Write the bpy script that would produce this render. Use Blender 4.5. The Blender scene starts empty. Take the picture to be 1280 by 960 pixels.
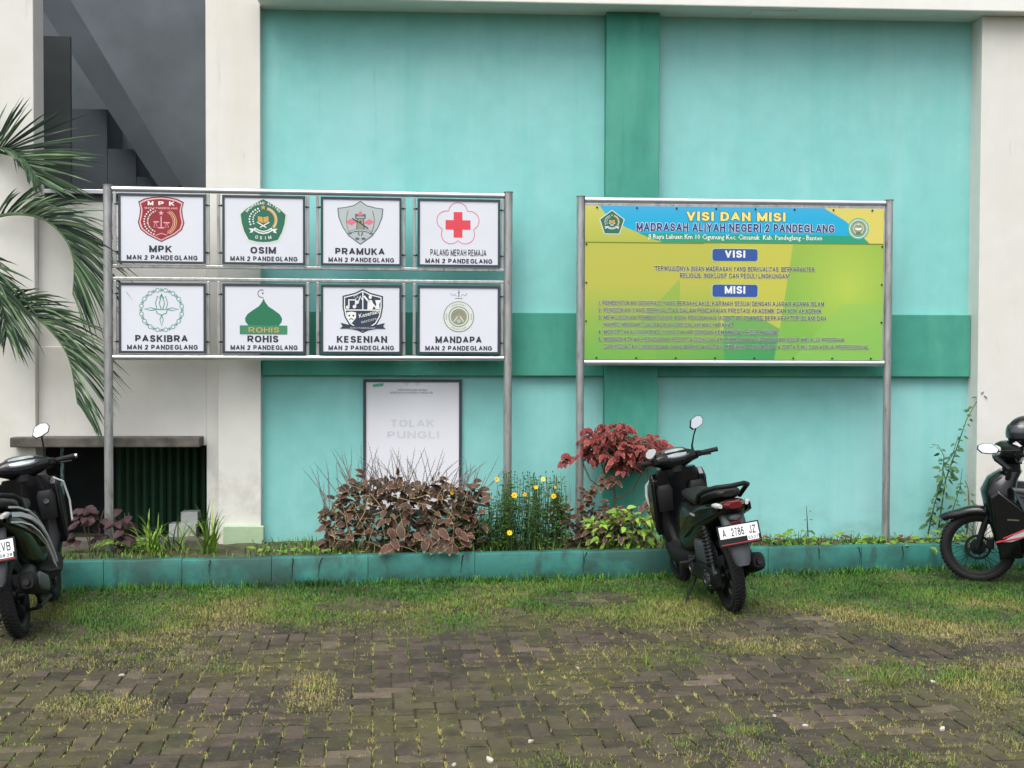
import bpy, math, random
import numpy as np
from mathutils import Vector, Matrix, Euler, noise
random.seed(7)
S = bpy.context.scene
COL = S.collection
R = math.radians
PI = math.pi

# ------------------------------------------------------------------ camera
CAM_H, FPX = 1.82, 1600.0
PITCH, ROLL = math.atan(42.0/1600.0), 0.0034
Fv = Vector((0, math.cos(PITCH), -math.sin(PITCH)))
U0 = Vector((0, math.sin(PITCH), math.cos(PITCH)))
R0 = Vector((1, 0, 0))
Rv = R0*math.cos(ROLL) + U0*math.sin(ROLL)
Uv = -R0*math.sin(ROLL) + U0*math.cos(ROLL)
CP = Vector((0, 0, CAM_H))
cd = bpy.data.cameras.new('camera'); cam = bpy.data.objects.new('camera', cd); COL.objects.link(cam)
cd.sensor_width = 36; cd.lens = FPX/1280*36; cd.clip_end = 500; cd.clip_start = 0.05
cam.matrix_world = Matrix(((Rv.x, Uv.x, -Fv.x, 0), (Rv.y, Uv.y, -Fv.y, 0), (Rv.z, Uv.z, -Fv.z, CAM_H), (0, 0, 0, 1)))
S.camera = cam
# ------------------------------------------------------------------ sky, sun, exposure
SUN_EL, SUN_AZ = 62, 200      # overcast, the bright part of the sky is high behind the photographer
w = bpy.data.worlds.new('World'); S.world = w; w.use_nodes = True
nt = w.node_tree; bg = nt.nodes['Background']
sk = nt.nodes.new('ShaderNodeTexSky'); sk.sky_type = 'NISHITA'; sk.sun_disc = False
sk.sun_elevation = R(SUN_EL); sk.sun_rotation = R(SUN_AZ); sk.air_density = 1.0; sk.dust_density = 5.0; sk.ozone_density = 1.0
hs = nt.nodes.new('ShaderNodeHueSaturation'); hs.inputs['Saturation'].default_value = 0.30
nt.links.new(sk.outputs[0], hs.inputs['Color']); nt.links.new(hs.outputs[0], bg.inputs['Color'])
bg.inputs['Strength'].default_value = 0.15
sd = bpy.data.lights.new('sun', 'SUN'); sd.energy = 1.1; sd.angle = R(50); sd.color = (1, .98, .95)
sun = bpy.data.objects.new('sun', sd); COL.objects.link(sun)
az = R(SUN_AZ)
sdir = Vector((math.sin(az)*math.cos(R(SUN_EL)), math.cos(az)*math.cos(R(SUN_EL)), math.sin(R(SUN_EL))))
sun.rotation_euler = sdir.to_track_quat('Z', 'Y').to_euler()
S.render.engine = 'CYCLES'
S.view_settings.view_transform = 'Standard'; S.view_settings.look = 'None'
S.view_settings.exposure = 0.74; S.view_settings.gamma = 1.0; S.view_settings.use_curve_mapping = False

# ------------------------------------------------------------------ helpers
def ray(px, py):
    return (Fv + Rv*((px-640)/FPX) - Uv*((py-480)/FPX))
def at(px, py, Y):
    d = ray(px, py); return CP + d*(Y/d.y)
def gnd(px, py, z=0.0):
    d = ray(px, py); return CP + d*((z-CAM_H)/d.z)

class Frame:                               # a vertical plane standing in the scene, local x along it, local y into it
    def __init__(s, ox, oy, rz):
        s.o = Vector((ox, oy, 0)); s.rz = rz; s.c = math.cos(rz); s.s = math.sin(rz)
    def hit(s, px, py, yl=0.0):
        d = ray(px, py); n = Vector((-s.s, s.c, 0))
        p0 = s.o + n*yl; t = (p0-CP).dot(n)/d.dot(n); q = CP + d*t - s.o
        return q.x*s.c + q.y*s.s, q.z
    def X(s, px, py=480, yl=0.0): return s.hit(px, py, yl)[0]
    def Z(s, px, py, yl=0.0): return s.hit(px, py, yl)[1]

def lin(c): c /= 255.0; return c/12.92 if c <= .04045 else ((c+.055)/1.055)**2.4
def srgb(r, g, b): return (lin(r), lin(g), lin(b))
MATS = {}
def mat(name, c, r=.6, met=0.0, var=.12, scale=6.0, bump=0.0, bscale=60.0, c2=None, coat=0.0, spec=.5, stretch=(1, 1, 1), thr=(.3, .7), extra=None):
    m = bpy.data.materials.new(name); m.use_nodes = True
    t = m.node_tree; N = t.nodes; L = t.links; b = N['Principled BSDF']
    b.inputs['Roughness'].default_value = r; b.inputs['Metallic'].default_value = met
    b.inputs['Specular IOR Level'].default_value = spec
    b.inputs['Coat Weight'].default_value = coat; b.inputs['Coat Roughness'].default_value = .08
    tc = N.new('ShaderNodeTexCoord'); mp = N.new('ShaderNodeMapping'); mp.inputs['Scale'].default_value = stretch
    L.new(tc.outputs['Object'], mp.inputs['Vector'])
    nz = N.new('ShaderNodeTexNoise'); nz.inputs['Scale'].default_value = scale; nz.inputs['Detail'].default_value = 5
    L.new(mp.outputs[0], nz.inputs['Vector'])
    mr = N.new('ShaderNodeMapRange'); mr.inputs[1].default_value = thr[0]; mr.inputs[2].default_value = thr[1]
    L.new(nz.outputs['Fac'], mr.inputs[0])
    mx = N.new('ShaderNodeMix'); mx.data_type = 'RGBA'
    a = [x*(1-var) for x in c]; e = list(c2) if c2 else [min(1, x*(1+var)) for x in c]
    mx.inputs[6].default_value = (*a, 1); mx.inputs[7].default_value = (*e, 1)
    L.new(mr.outputs[0], mx.inputs[0]); out = mx.outputs[2]
    if extra: out = extra(t, tc, out, b)
    L.new(out, b.inputs['Base Color'])
    if bump:
        n2 = N.new('ShaderNodeTexNoise'); n2.inputs['Scale'].default_value = bscale; n2.inputs['Detail'].default_value = 6
        L.new(tc.outputs['Object'], n2.inputs['Vector'])
        bp = N.new('ShaderNodeBump'); bp.inputs['Strength'].default_value = bump; bp.inputs['Distance'].default_value = .01
        L.new(n2.outputs['Fac'], bp.inputs['Height']); L.new(bp.outputs[0], b.inputs['Normal'])
    MATS[name] = m; return m

def layer(t, tc, col, c, scale, lo, hi, amt, stretch=(1, 1, 1), detail=6, zr=None):
    """mix colour c over col where stretched noise lies between lo and hi; zr limits it to a height range"""
    N = t.nodes; L = t.links
    mp = N.new('ShaderNodeMapping'); mp.inputs['Scale'].default_value = stretch; L.new(tc.outputs['Object'], mp.inputs[0])
    nz = N.new('ShaderNodeTexNoise'); nz.inputs['Scale'].default_value = scale; nz.inputs['Detail'].default_value = detail; nz.inputs['Roughness'].default_value = .6
    L.new(mp.outputs[0], nz.inputs['Vector'])
    mr = N.new('ShaderNodeMapRange'); mr.inputs[1].default_value = lo; mr.inputs[2].default_value = hi; mr.inputs[4].default_value = amt
    L.new(nz.outputs['Fac'], mr.inputs[0]); fac = mr.outputs[0]
    if zr:
        sx = N.new('ShaderNodeSeparateXYZ'); L.new(tc.outputs['Object'], sx.inputs[0])
        m2 = N.new('ShaderNodeMapRange'); m2.inputs[1].default_value = zr[0]; m2.inputs[2].default_value = zr[1]
        L.new(sx.outputs['Z'], m2.inputs[0])
        mu = N.new('ShaderNodeMath'); mu.operation = 'MULTIPLY'; L.new(fac, mu.inputs[0]); L.new(m2.outputs[0], mu.inputs[1]); fac = mu.outputs[0]
    mx = N.new('ShaderNodeMix'); mx.data_type = 'RGBA'; L.new(fac, mx.inputs[0]); L.new(col, mx.inputs[6]); mx.inputs[7].default_value = (*c, 1)
    return mx.outputs[2]

class MB:
    def __init__(s): s.v = []; s.f = []; s.m = []
    def add(s, vs, fs, m=0, M=None):
        k = len(s.v)
        if M is not None: vs = [M @ Vector(v) for v in vs]
        s.v += [tuple(v) for v in vs]; s.f += [tuple(i+k for i in f) for f in fs]
        s.m += [m]*len(fs); return s
    def box(s, x0, x1, y0, y1, z0, z1, m=0, M=None):
        vs = [(x, y, z) for z in (z0, z1) for y in (y0, y1) for x in (x0, x1)]
        return s.add(vs, [(0, 2, 3, 1), (4, 5, 7, 6), (0, 1, 5, 4), (2, 6, 7, 3), (0, 4, 6, 2), (1, 3, 7, 5)], m, M)
    def cbox(s, c, d, m=0, M=None):
        return s.box(c[0]-d[0]/2, c[0]+d[0]/2, c[1]-d[1]/2, c[1]+d[1]/2, c[2]-d[2]/2, c[2]+d[2]/2, m, M)
    def loft(s, rings, m=0, cap=True, M=None):
        n = len(rings[0]); vs = [p for r in rings for p in r]; fs = []
        for i in range(len(rings)-1):
            for j in range(n):
                a = i*n+j; b = i*n+(j+1) % n
                fs.append((a, b, b+n, a+n))
        if cap:
            fs.append(tuple(reversed(range(n)))); fs.append(tuple((len(rings)-1)*n+j for j in range(n)))
        return s.add(vs, fs, m, M)
    def tube(s, pts, r, n=8, m=0, cap=True, M=None):
        pts = [Vector(p) for p in pts]; rr = r if isinstance(r, (list, tuple)) else [r]*len(pts)
        rings = []; up = None
        for i, p in enumerate(pts):
            d = (pts[min(i+1, len(pts)-1)] - pts[max(i-1, 0)]).normalized()
            if up is None: up = d.orthogonal().normalized()
            up = (up - d*up.dot(d));
            up = up.normalized() if up.length > 1e-6 else d.orthogonal().normalized()
            sd = d.cross(up)
            rings.append([p + (up*math.cos(2*PI*k/n) + sd*math.sin(2*PI*k/n))*rr[i] for k in range(n)])
        return s.loft(rings, m, cap, M)
    def lathe(s, prof, c, n=40, m=0, closed=False, M=None):
        """prof: (radius, y) pairs turned round the local y axis at c"""
        rings = []
        for (r, y) in prof:
            rings.append([(c[0]+r*math.cos(2*PI*k/n), c[1]+y, c[2]+r*math.sin(2*PI*k/n)) for k in range(n)])
        if closed: rings.append(rings[0])
        return s.loft(rings, m, not closed, M)
    def quad(s, a, b, c, d, m=0): return s.add([a, b, c, d], [(0, 1, 2, 3)], m)
    def build(s, name, mats, parent=None, smooth=False, bev=0.0, loc=None, rot=None, ang=38):
        me = bpy.data.meshes.new(name); me.from_pydata(s.v, [], s.f)
        mats = mats if isinstance(mats, (list, tuple)) else [mats]
        for x in mats: me.materials.append(MATS[x] if isinstance(x, str) else x)
        if len(mats) > 1: me.polygons.foreach_set('material_index', s.m)
        if smooth:
            me.shade_smooth(); me.set_sharp_from_angle(angle=R(ang))
        me.update()
        o = bpy.data.objects.new(name, me); COL.objects.link(o)
        if parent: o.parent = parent
        if loc: o.location = loc
        if rot: o.rotation_euler = rot
        if bev:
            b = o.modifiers.new('bevel', 'BEVEL'); b.width = bev; b.segments = 2; b.limit_method = 'ANGLE'; b.angle_limit = R(40); b.harden_normals = False
        return o

def ringx(x, y0, z0, a, b, n=20, e=2.6, b2=None):        # superellipse ring in the plane x = const
    out = []
    for k in range(n):
        t = 2*PI*k/n; c, s_ = math.cos(t), math.sin(t)
        bb = b if s_ >= 0 or b2 is None else b2
        out.append((x, y0 + a*math.copysign(abs(c)**(2/e), c), z0 + bb*math.copysign(abs(s_)**(2/e), s_)))
    return out
def ringz(z, x0, y0, ax, ay, n=20, e=2.6, ax2=None):
    out = []
    for k in range(n):
        t = 2*PI*k/n; c, s_ = math.cos(t), math.sin(t)
        aa = ax if c >= 0 or ax2 is None else ax2
        out.append((x0 + aa*math.copysign(abs(c)**(2/e), c), y0 + ay*math.copysign(abs(s_)**(2/e), s_), z))
    return out
def ringy(y, x0, z0, ax, az_, n=16, e=2.4):
    return [(x0 + ax*math.copysign(abs(math.cos(2*PI*k/n))**(2/e), math.cos(2*PI*k/n)), y, z0 + az_*math.copysign(abs(math.sin(2*PI*k/n))**(2/e), math.sin(2*PI*k/n))) for k in range(n)][::-1]

def tag(o, label=None, cat=None, group=None, kind=None):
    if label: o['label'] = label
    if cat: o['category'] = cat
    if group: o['group'] = group
    if kind: o['kind'] = kind
    return o
def empty(name, loc=(0, 0, 0), rz=0.0, label=None, cat=None, group=None, rx=0.0):
    o = bpy.data.objects.new(name, None); COL.objects.link(o); o.location = loc; o.rotation_euler = (rx, 0, rz); o.empty_display_size = .1
    return tag(o, label, cat, group)
def inst(name, me, parent, M=None):
    o = bpy.data.objects.new(name, me); COL.objects.link(o); o.parent = parent
    if M is not None: o.matrix_local = M
    return o

# ------------------------------------------------------------------ flat print (lettering, emblems) as thin layers
_tc = {}
def text_geo(s, bold=0.0, sp=1.0):
    key = (s, bold, sp)
    if key in _tc: return _tc[key]
    cu = bpy.data.curves.new('t', 'FONT'); cu.body = s; cu.offset = bold; cu.space_character = sp; cu.resolution_u = 2 if len(s) < 12 else 1
    o = bpy.data.objects.new('t', cu); COL.objects.link(o)
    dg = bpy.context.evaluated_depsgraph_get(); dg.update()
    me = bpy.data.meshes.new_from_object(o.evaluated_get(dg))
    vs = [(v.co.x, v.co.y) for v in me.vertices]; fs = [tuple(p.vertices) for p in me.polygons]
    bpy.data.objects.remove(o); bpy.data.curves.remove(cu); bpy.data.meshes.remove(me)
    xs = [v[0] for v in vs] or [0]; ys = [v[1] for v in vs] or [0]
    _tc[key] = (vs, fs, min(xs), max(xs), min(ys), max(ys)); return _tc[key]

# a plain bold sans built from strokes (capitals, digits); lower case falls back to Blender's own font
_O = [(.5, 0), (.2, .06), (.03, .28), (0, .5), (.03, .72), (.2, .94), (.5, 1), (.8, .94), (.97, .72), (1, .5), (.97, .28), (.8, .06)]
_C = [(.97, .72), (.8, .94), (.5, 1), (.2, .94), (.03, .72), (0, .5), (.03, .28), (.2, .06), (.5, 0), (.8, .06), (.97, .28)]
_P = [(0, 0), (0, 1), (.6, 1), (.88, .92), (.96, .72), (.88, .52), (.6, .44), (0, .44)]
GL = {'A': (.80, [[(0, 0), (.5, 1), (1, 0)], [(.22, .3), (.78, .3)]]), 'B': (.70, [[(.6, .53), (.86, .6), (.92, .77), (.86, .93), (.6, 1), (0, 1), (0, 0), (.65, 0), (.93, .08), (1, .27), (.9, .47), (.6, .53), (.05, .53)]]),
 'C': (.74, [_C]), 'D': (.72, [[(0, 0), (0, 1), (.5, 1), (.82, .92), (1, .65), (1, .35), (.82, .08), (.5, 0), (-.0, 0)]]), 'E': (.64, [[(1, 1), (0, 1), (0, 0), (1, 0)], [(.05, .52), (.92, .52)]]),
 'F': (.6, [[(1, 1), (0, 1), (0, -.1)], [(.05, .5), (.9, .5)]]), 'G': (.78, [_C[:-1]+[(1, .2), (1, .46), (.55, .46)]]), 'H': (.72, [[(0, -.1), (0, 1.1)], [(1, -.1), (1, 1.1)], [(.05, .53), (.95, .53)]]),
 'I': (0, [[(0, -.1), (0, 1.1)]]), 'J': (.52, [[(1, 1.1), (1, .28), (.82, .04), (.5, 0), (.18, .04), (0, .28)]]), 'K': (.74, [[(0, -.1), (0, 1.1)], [(1, 1.05), (.06, .38)], [(.36, .58), (1.02, -.06)]]),
 'L': (.58, [[(0, 1.1), (0, 0), (1.05, 0)]]), 'M': (.86, [[(0, -.1), (0, 1), (.5, .1), (1, 1), (1, -.1)]]), 'N': (.72, [[(0, -.1), (0, 1), (1, 0), (1, 1.1)]]), 'O': (.80, [_O+[_O[0]]]),
 'P': (.68, [_P[:1]+_P[1:]]), 'Q': (.80, [_O+[_O[0]], [(.6, .25), (1.05, -.08)]]), 'R': (.74, [_P, [(.5, .42), (1, -.08)]]),
 'S': (.68, [[(.95, .74), (.8, .95), (.5, 1), (.18, .95), (.04, .76), (.14, .6), (.5, .51), (.88, .41), (1, .24), (.84, .05), (.5, 0), (.16, .05), (0, .27)]]),
 'T': (.68, [[(-.08, 1), (1.08, 1)], [(.5, .96), (.5, -.1)]]), 'U': (.72, [[(0, 1.1), (0, .35), (.14, .08), (.5, 0), (.86, .08), (1, .35), (1, 1.1)]]), 'V': (.76, [[(0, 1.05), (.5, 0), (1, 1.05)]]),
 'W': (1.08, [[(0, 1.05), (.25, 0), (.5, .95), (.75, 0), (1, 1.05)]]), 'X': (.74, [[(0, 1.05), (1, -.05)], [(1, 1.05), (0, -.05)]]), 'Y': (.74, [[(0, 1.05), (.5, .45), (.5, -.1)], [(1, 1.05), (.5, .45)]]),
 'Z': (.66, [[(0, 1), (1, 1), (0, 0), (1.02, 0)]]), '1': (.30, [[(0, .74), (1, 1), (1, -.1)]]), '2': (.60, [[(.02, .70), (.2, .95), (.5, 1), (.8, .95), (.95, .74), (.85, .52), (0, 0), (1.02, 0)]]),
 '3': (.58, [[(0, .78), (.2, .97), (.6, 1), (.92, .88), (.9, .62), (.4, .53)], [(.42, .53), (.95, .42), (1, .17), (.7, 0), (.3, 0), (0, .2)]]), '4': (.62, [[(.75, -.1), (.75, 1), (0, .28), (1.05, .28)]]),
 '5': (.58, [[(.95, 1), (.15, 1), (.05, .5), (.5, .6), (.95, .48), (1, .2), (.75, 0), (.3, 0), (0, .17)]]), '6': (.60, [[(.92, .84), (.7, 1), (.35, .97), (.04, .7), (0, .3), (.2, .03), (.6, 0), (.95, .12), (1, .4), (.75, .6), (.35, .58), (.05, .4)]]),
 '7': (.56, [[(0, 1), (1, 1), (.5, .4), (.35, -.1)]]), '8': (.60, [[(.5, .53), (.12, .65), (.1, .9), (.5, 1), (.9, .9), (.88, .65), (.5, .53), (.04, .38), (0, .12), (.5, 0), (1, .12), (.96, .38), (.5, .53)]]),
 '9': (.60, [[(.08, .16), (.3, 0), (.65, .03), (.96, .3), (1, .7), (.8, .97), (.4, 1), (.05, .88), (0, .6), (.25, .4), (.65, .42), (.95, .6)]]), '0': (.60, [_O+[_O[0]]]),
 '.': (0, [[(0, -.1), (0, .06)]]), ',': (.06, [[(1, .06), (0, -.2)]]), '-': (.3, [[(-.2, .45), (1.2, .45)]]), '·': (.0, [[(0, .42), (0, .6)]]), '"': (.16, [[(0, 1.1), (0, .78)], [(1, 1.1), (1, .78)]]), '(': (.15, [[(1, 1.1), (0, .75), (0, .25), (1, -.1)]]), ')': (.15, [[(0, 1.1), (1, .75), (1, .25), (0, -.1)]])}
def ribbon(pts, wd):
    n = len(pts); closed = n > 3 and math.hypot(pts[0][0]-pts[-1][0], pts[0][1]-pts[-1][1]) < 1e-6
    if closed: pts = pts[:-1]; n -= 1
    L_ = []; R_ = []
    def un(a, b):
        dx, dy = b[0]-a[0], b[1]-a[1]; l = math.hypot(dx, dy) or 1; return -dy/l, dx/l
    for i in range(n):
        n1 = un(pts[i-1], pts[i]) if (i > 0 or closed) else None; n2 = un(pts[i], pts[(i+1) % n]) if (i < n-1 or closed) else None
        n1 = n1 or n2; n2 = n2 or n1; mx, my = n1[0]+n2[0], n1[1]+n2[1]; l = math.hypot(mx, my)
        if l < .3: mx, my, l = n1[0], n1[1], 1
        mx, my = mx/l, my/l; k = min(1.9, 1/max(.2, mx*n1[0]+my*n1[1]))*wd/2
        L_.append((pts[i][0]+mx*k, pts[i][1]+my*k)); R_.append((pts[i][0]-mx*k, pts[i][1]-my*k))
    return L_+R_, [(i, (i+1) % n, n+(i+1) % n, n+i) for i in range(n if closed else n-1)]
def stroke_text(t, th, gap=.17, wd=None):
    """list of (points, faces, sublayer) in units of cap height, and the total width"""
    x = 0; out = []; wd = wd or th
    for ch in t:
        if ch == ' ': x += .34+gap*.5; continue
        w_, st = GL[ch]; cw = max(0, w_-th)
        for k, s_ in enumerate(st):
            pts = [(x+th/2+p[0]*cw, th/2+max(0, min(1, p[1]))*(1-th)+(th/2 if p[1] > 1 else (-th/2 if p[1] < 0 and ch != ',' else (-.12 if p[1] < -.1 else 0)))) for p in s_]
            cuts = [0]
            for q in range(1, len(pts)-1):
                ax, ay, bx, by = pts[q][0]-pts[q-1][0], pts[q][1]-pts[q-1][1], pts[q+1][0]-pts[q][0], pts[q+1][1]-pts[q][1]
                if (ax*bx+ay*by)/((math.hypot(ax, ay)*math.hypot(bx, by)) or 1) < -.25: cuts.append(q)
            cuts.append(len(pts)-1); lo, hi = min(0, th/2-wd/2)-(.2 if ch == ',' else 0), max(1, 1-th/2+wd/2)
            for c, (q0, q1) in enumerate(zip(cuts, cuts[1:])):
                seg = list(pts[q0:q1+1])
                if len(cuts) > 2:        # run the stroke on past a sharp corner, then trim it level
                    if c > 0: d = (seg[0][0]-seg[1][0], seg[0][1]-seg[1][1]); l = math.hypot(*d); seg[0] = (seg[0][0]+d[0]/l*wd*.55, seg[0][1]+d[1]/l*wd*.55)
                    if c < len(cuts)-2: d = (seg[-1][0]-seg[-2][0], seg[-1][1]-seg[-2][1]); l = math.hypot(*d); seg[-1] = (seg[-1][0]+d[0]/l*wd*.55, seg[-1][1]+d[1]/l*wd*.55)
                v, f = ribbon(seg, wd); v = [(a, max(lo, min(hi, b))) for a, b in v]; out.append((v, f, k*2+c))
        x += cw+th+gap
    return out, x-gap

class Print:
    """flat ink on a panel: points (u, w) on the panel's front, later layers a hair in front of earlier ones"""
    def __init__(s, y0=0.0, step=.0006): s.b = MB(); s.y = y0; s.step = step; s.mats = []
    def mi(s, m):
        if m not in s.mats: s.mats.append(m)
        return s.mats.index(m)
    def poly(s, pts, m, lay=0):
        y = s.y - lay*s.step
        s.b.add([(p[0], y, p[1]) for p in pts], [tuple(range(len(pts)))], s.mi(m))
    def fan(s, pts, m, lay=0, c=None):
        n = len(pts); c = c or (sum(p[0] for p in pts)/n, sum(p[1] for p in pts)/n); y = s.y-lay*s.step
        s.b.add([(p[0], y, p[1]) for p in pts]+[(c[0], y, c[1])], [(i, (i+1) % n, n) for i in range(n)], s.mi(m))
    def line(s, pts, wd, m, lay=0, closed=False):
        y = s.y - lay*s.step; n = len(pts); L_ = []; R_ = []
        for i in range(n):
            a = pts[(i-1) % n] if (closed or i > 0) else pts[i]; b = pts[(i+1) % n] if (closed or i < n-1) else pts[i]
            dx, dy = b[0]-a[0], b[1]-a[1]; l = math.hypot(dx, dy) or 1; nx, ny = -dy/l*wd/2, dx/l*wd/2
            L_.append((pts[i][0]+nx, y, pts[i][1]+ny)); R_.append((pts[i][0]-nx, y, pts[i][1]-ny))
        fs = [(i, (i+1) % n, n+(i+1) % n, n+i) for i in range(n if closed else n-1)]
        s.b.add(L_+R_, fs, s.mi(m))
    def disc(s, c, r, m, lay=0, n=24, r2=None): s.fan([(c[0]+r*math.cos(2*PI*k/n), c[1]+(r2 or r)*math.sin(2*PI*k/n)) for k in range(n)], m, lay, c)
    def ring(s, c, r, wd, m, lay=0, n=28, a0=0, a1=360):
        full = abs(a1-a0) >= 360
        pts = [(c[0]+r*math.cos(R(a0+(a1-a0)*k/n)), c[1]+r*math.sin(R(a0+(a1-a0)*k/n))) for k in range(n if full else n+1)]
        s.line(pts, wd, m, lay, full)
    def star(s, c, r, m, lay=0, k=5, q=.42):
        s.fan([(c[0]+(r if i % 2 == 0 else r*q)*math.sin(PI*i/k), c[1]+(r if i % 2 == 0 else r*q)*math.cos(PI*i/k)) for i in range(2*k)], m, lay, c)
    def text(s, t, u0, u1, w0, w1, m, lay=0, bold=0.0, sp=1.0, halo=0.0):
        """fit the lettering into the box; halo widens the strokes for a backing outline"""
        h = w1-w0; y = s.y-lay*s.step
        if all(c == ' ' or c in GL for c in t):
            th = max(.11, min(.22, .13+bold*2)); out, W = stroke_text(t, th, .13*sp, th+2*halo)
            k = (u1-u0)/W
            for v, f, sub in out: s.b.add([(u0+x*k, y-sub*.00003, w0+z*h) for x, z in v], f, s.mi(m))
            return
        vs, fs, a, b, c, d = text_geo(t, 0.0, sp); e = (bold+halo)*h; kx = (u1-u0)/(b-a); ky = h/(d-c)
        for i, (ex, ez) in enumerate([(0, 0)] if e <= 0 else [(-e, 0), (e, 0), (0, e*.5), (0, -e*.5)]):
            s.b.add([(u0+(x-a)*kx+ex, y-i*.00002, w0+(z-c)*ky+ez) for x, z in vs], fs, s.mi(m))
    def arc(s, t, c, r, a0, a1, h, m, lay=0, bold=.02, inside=False):
        n = len(t); y = s.y-lay*s.step
        for i, ch in enumerate(t):
            if ch == ' ': continue
            out, W = stroke_text(ch, .17); k = h; an = R(a0+(a1-a0)*(i+.5)/n)
            th = an-PI/2 if not inside else an+PI/2; bx, bz = c[0]+r*math.cos(an), c[1]+r*math.sin(an)
            for v, fs, sub in out:
                s.b.add([(bx+((x-W/2)*k)*math.cos(th)-((z-.5)*k)*math.sin(th), y-sub*.00003, bz+((x-W/2)*k)*math.sin(th)+((z-.5)*k)*math.cos(th)) for x, z in v], fs, s.mi(m))
    def build(s, name, parent): return s.b.build(name, s.mats, parent)

# ------------------------------------------------------------------ materials
def wallx(t, tc, col, b):
    col = layer(t, tc, col, srgb(158, 206, 208), .55, .46, .70, .6)
    col = layer(t, tc, col, srgb(170, 212, 211), 1.6, .54, .75, .38, (1.6, 1, .25))
    col = layer(t, tc, col, srgb(108, 184, 178), 1.3, .50, .72, .45, (2.4, 1, .16))
    col = layer(t, tc, col, srgb(96, 140, 130), 3.0, .64, .8, .35, (3.5, 1, .3))
    col = layer(t, tc, col, srgb(92, 150, 142), 45, .60, .80, .35)
    col = layer(t, tc, col, srgb(200, 220, 214), 30, .66, .78, .45)
    return layer(t, tc, col, srgb(90, 120, 105), 2.2, .45, .7, .45, (1, 1, 2), zr=(.75, .1))
mat('mint_paint', srgb(128, 195, 191), .75, var=.05, bump=.12, bscale=14, extra=wallx)
def tealx(t, tc, col, b):
    col = layer(t, tc, col, srgb(92, 168, 148), 1.4, .48, .75, .6, (2, 1, .5))
    return layer(t, tc, col, srgb(34, 96, 88), 3, .6, .8, .4, (3, 1, .4))
mat('teal_paint', srgb(58, 142, 124), .7, var=.07, bump=.12, bscale=18, extra=tealx)
def kerbx(t, tc, col, b):
    col = layer(t, tc, col, srgb(56, 134, 122), 1.6, .5, .72, .7, (1, 1, 1))
    col = layer(t, tc, col, srgb(16, 62, 54), 1.3, .46, .58, .85)
    col = layer(t, tc, col, srgb(20, 56, 48), 5, .55, .68, .7, (1.5, 1, .5))
    col = layer(t, tc, col, srgb(150, 150, 130), 9, .68, .76, .5)
    return layer(t, tc, col, srgb(34, 52, 36), 5, .38, .62, .85, zr=(.11, .0))
mat('kerb_paint', srgb(27, 102, 93), .65, var=.1, bump=.3, bscale=20, extra=kerbx)
def creamx(t, tc, col, b):
    col = layer(t, tc, col, srgb(204, 202, 192), .8, .45, .75, .5)
    col = layer(t, tc, col, srgb(200, 184, 152), 1.2, .55, .75, .2, (2, 1, .3))
    col = layer(t, tc, col, srgb(140, 132, 114), 6, .66, .78, .25, (2, 1, .4))
    return layer(t, tc, col, srgb(112, 104, 90), 5, .50, .76, .4, (1, 1, 1), zr=(1.25, .6))
mat('cream_paint', srgb(210, 209, 203), .75, var=.03, bump=.1, bscale=16, extra=creamx)
mat('white_beam_paint', srgb(222, 222, 216), .75, var=.03, bump=.08, bscale=16)
mat('plinth_paint', srgb(160, 182, 150), .8, var=.12, bump=.3, bscale=25)
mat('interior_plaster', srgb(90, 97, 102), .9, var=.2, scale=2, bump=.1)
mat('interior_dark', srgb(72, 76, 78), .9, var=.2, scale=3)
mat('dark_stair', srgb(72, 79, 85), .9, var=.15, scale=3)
mat('lintel_concrete', srgb(74, 70, 66), .9, var=.25, scale=9, bump=.3, c2=srgb(104, 100, 92))
mat('curtain_green', srgb(24, 66, 44), .7, var=.2, scale=5)
mat('box_white', srgb(188, 192, 188), .7, var=.08)
mat('pole_blue', srgb(150, 186, 190), .6, var=.4, scale=30, c2=srgb(60, 90, 80), thr=(.45, .55))
def steelx(t, tc, col, b):
    col = layer(t, tc, col, srgb(110, 112, 110), 5, .45, .7, .5, (6, 6, 1))
    return layer(t, tc, col, srgb(112, 84, 60), 9, .60, .72, .6, (3, 3, 1))
mat('steel', srgb(178, 180, 180), .34, .65, extra=steelx, var=.12, scale=14, bump=.05, bscale=40, stretch=(1, 1, .3))
mat('steel_bright', srgb(205, 208, 212), .3, .75, var=.06, scale=10)
mat('steel_dull', srgb(130, 132, 130), .45, .6, var=.2, scale=12)
mat('dark_rim', srgb(52, 58, 66), .5, var=.1)
mat('bolt_black', srgb(30, 30, 32), .5, .3)
mat('panel_white', srgb(212, 215, 224), .35, var=.025, scale=3, spec=.4)
mat('ink_dark', srgb(44, 46, 56), .5, var=.05)
for nm, c in dict(maroon=(140, 40, 52), maroon_dark=(96, 30, 44), pink_line=(226, 170, 172), ink_white=(226, 228, 226), gold=(196, 160, 84), green=(38, 104, 82),
                  green_line=(52, 140, 110), dome_green=(30, 112, 78), band_green=(60, 130, 96), pale_halo=(206, 214, 206), shield_grey=(172, 182, 182), grey_line=(92, 98, 104), pink=(214, 110, 128), red=(214, 66, 82),
                  navy=(44, 54, 74), olive=(142, 142, 118), olive_line=(122, 124, 108), yellow_text=(232, 214, 120), navy_text=(34, 58, 118), box_blue=(44, 78, 150), text_black=(30, 42, 34), faint=(204, 208, 215), teal_badge=(86, 172, 146), pale_green=(170, 200, 160),
                  line_olive=(96, 110, 40), plate_red=(150, 40, 44)).items():
    mat('ink_'+nm if not nm.startswith('ink') else nm, srgb(*c), .5, var=.03)
mat('plate_white', srgb(222, 224, 226), .4, var=.03)
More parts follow.
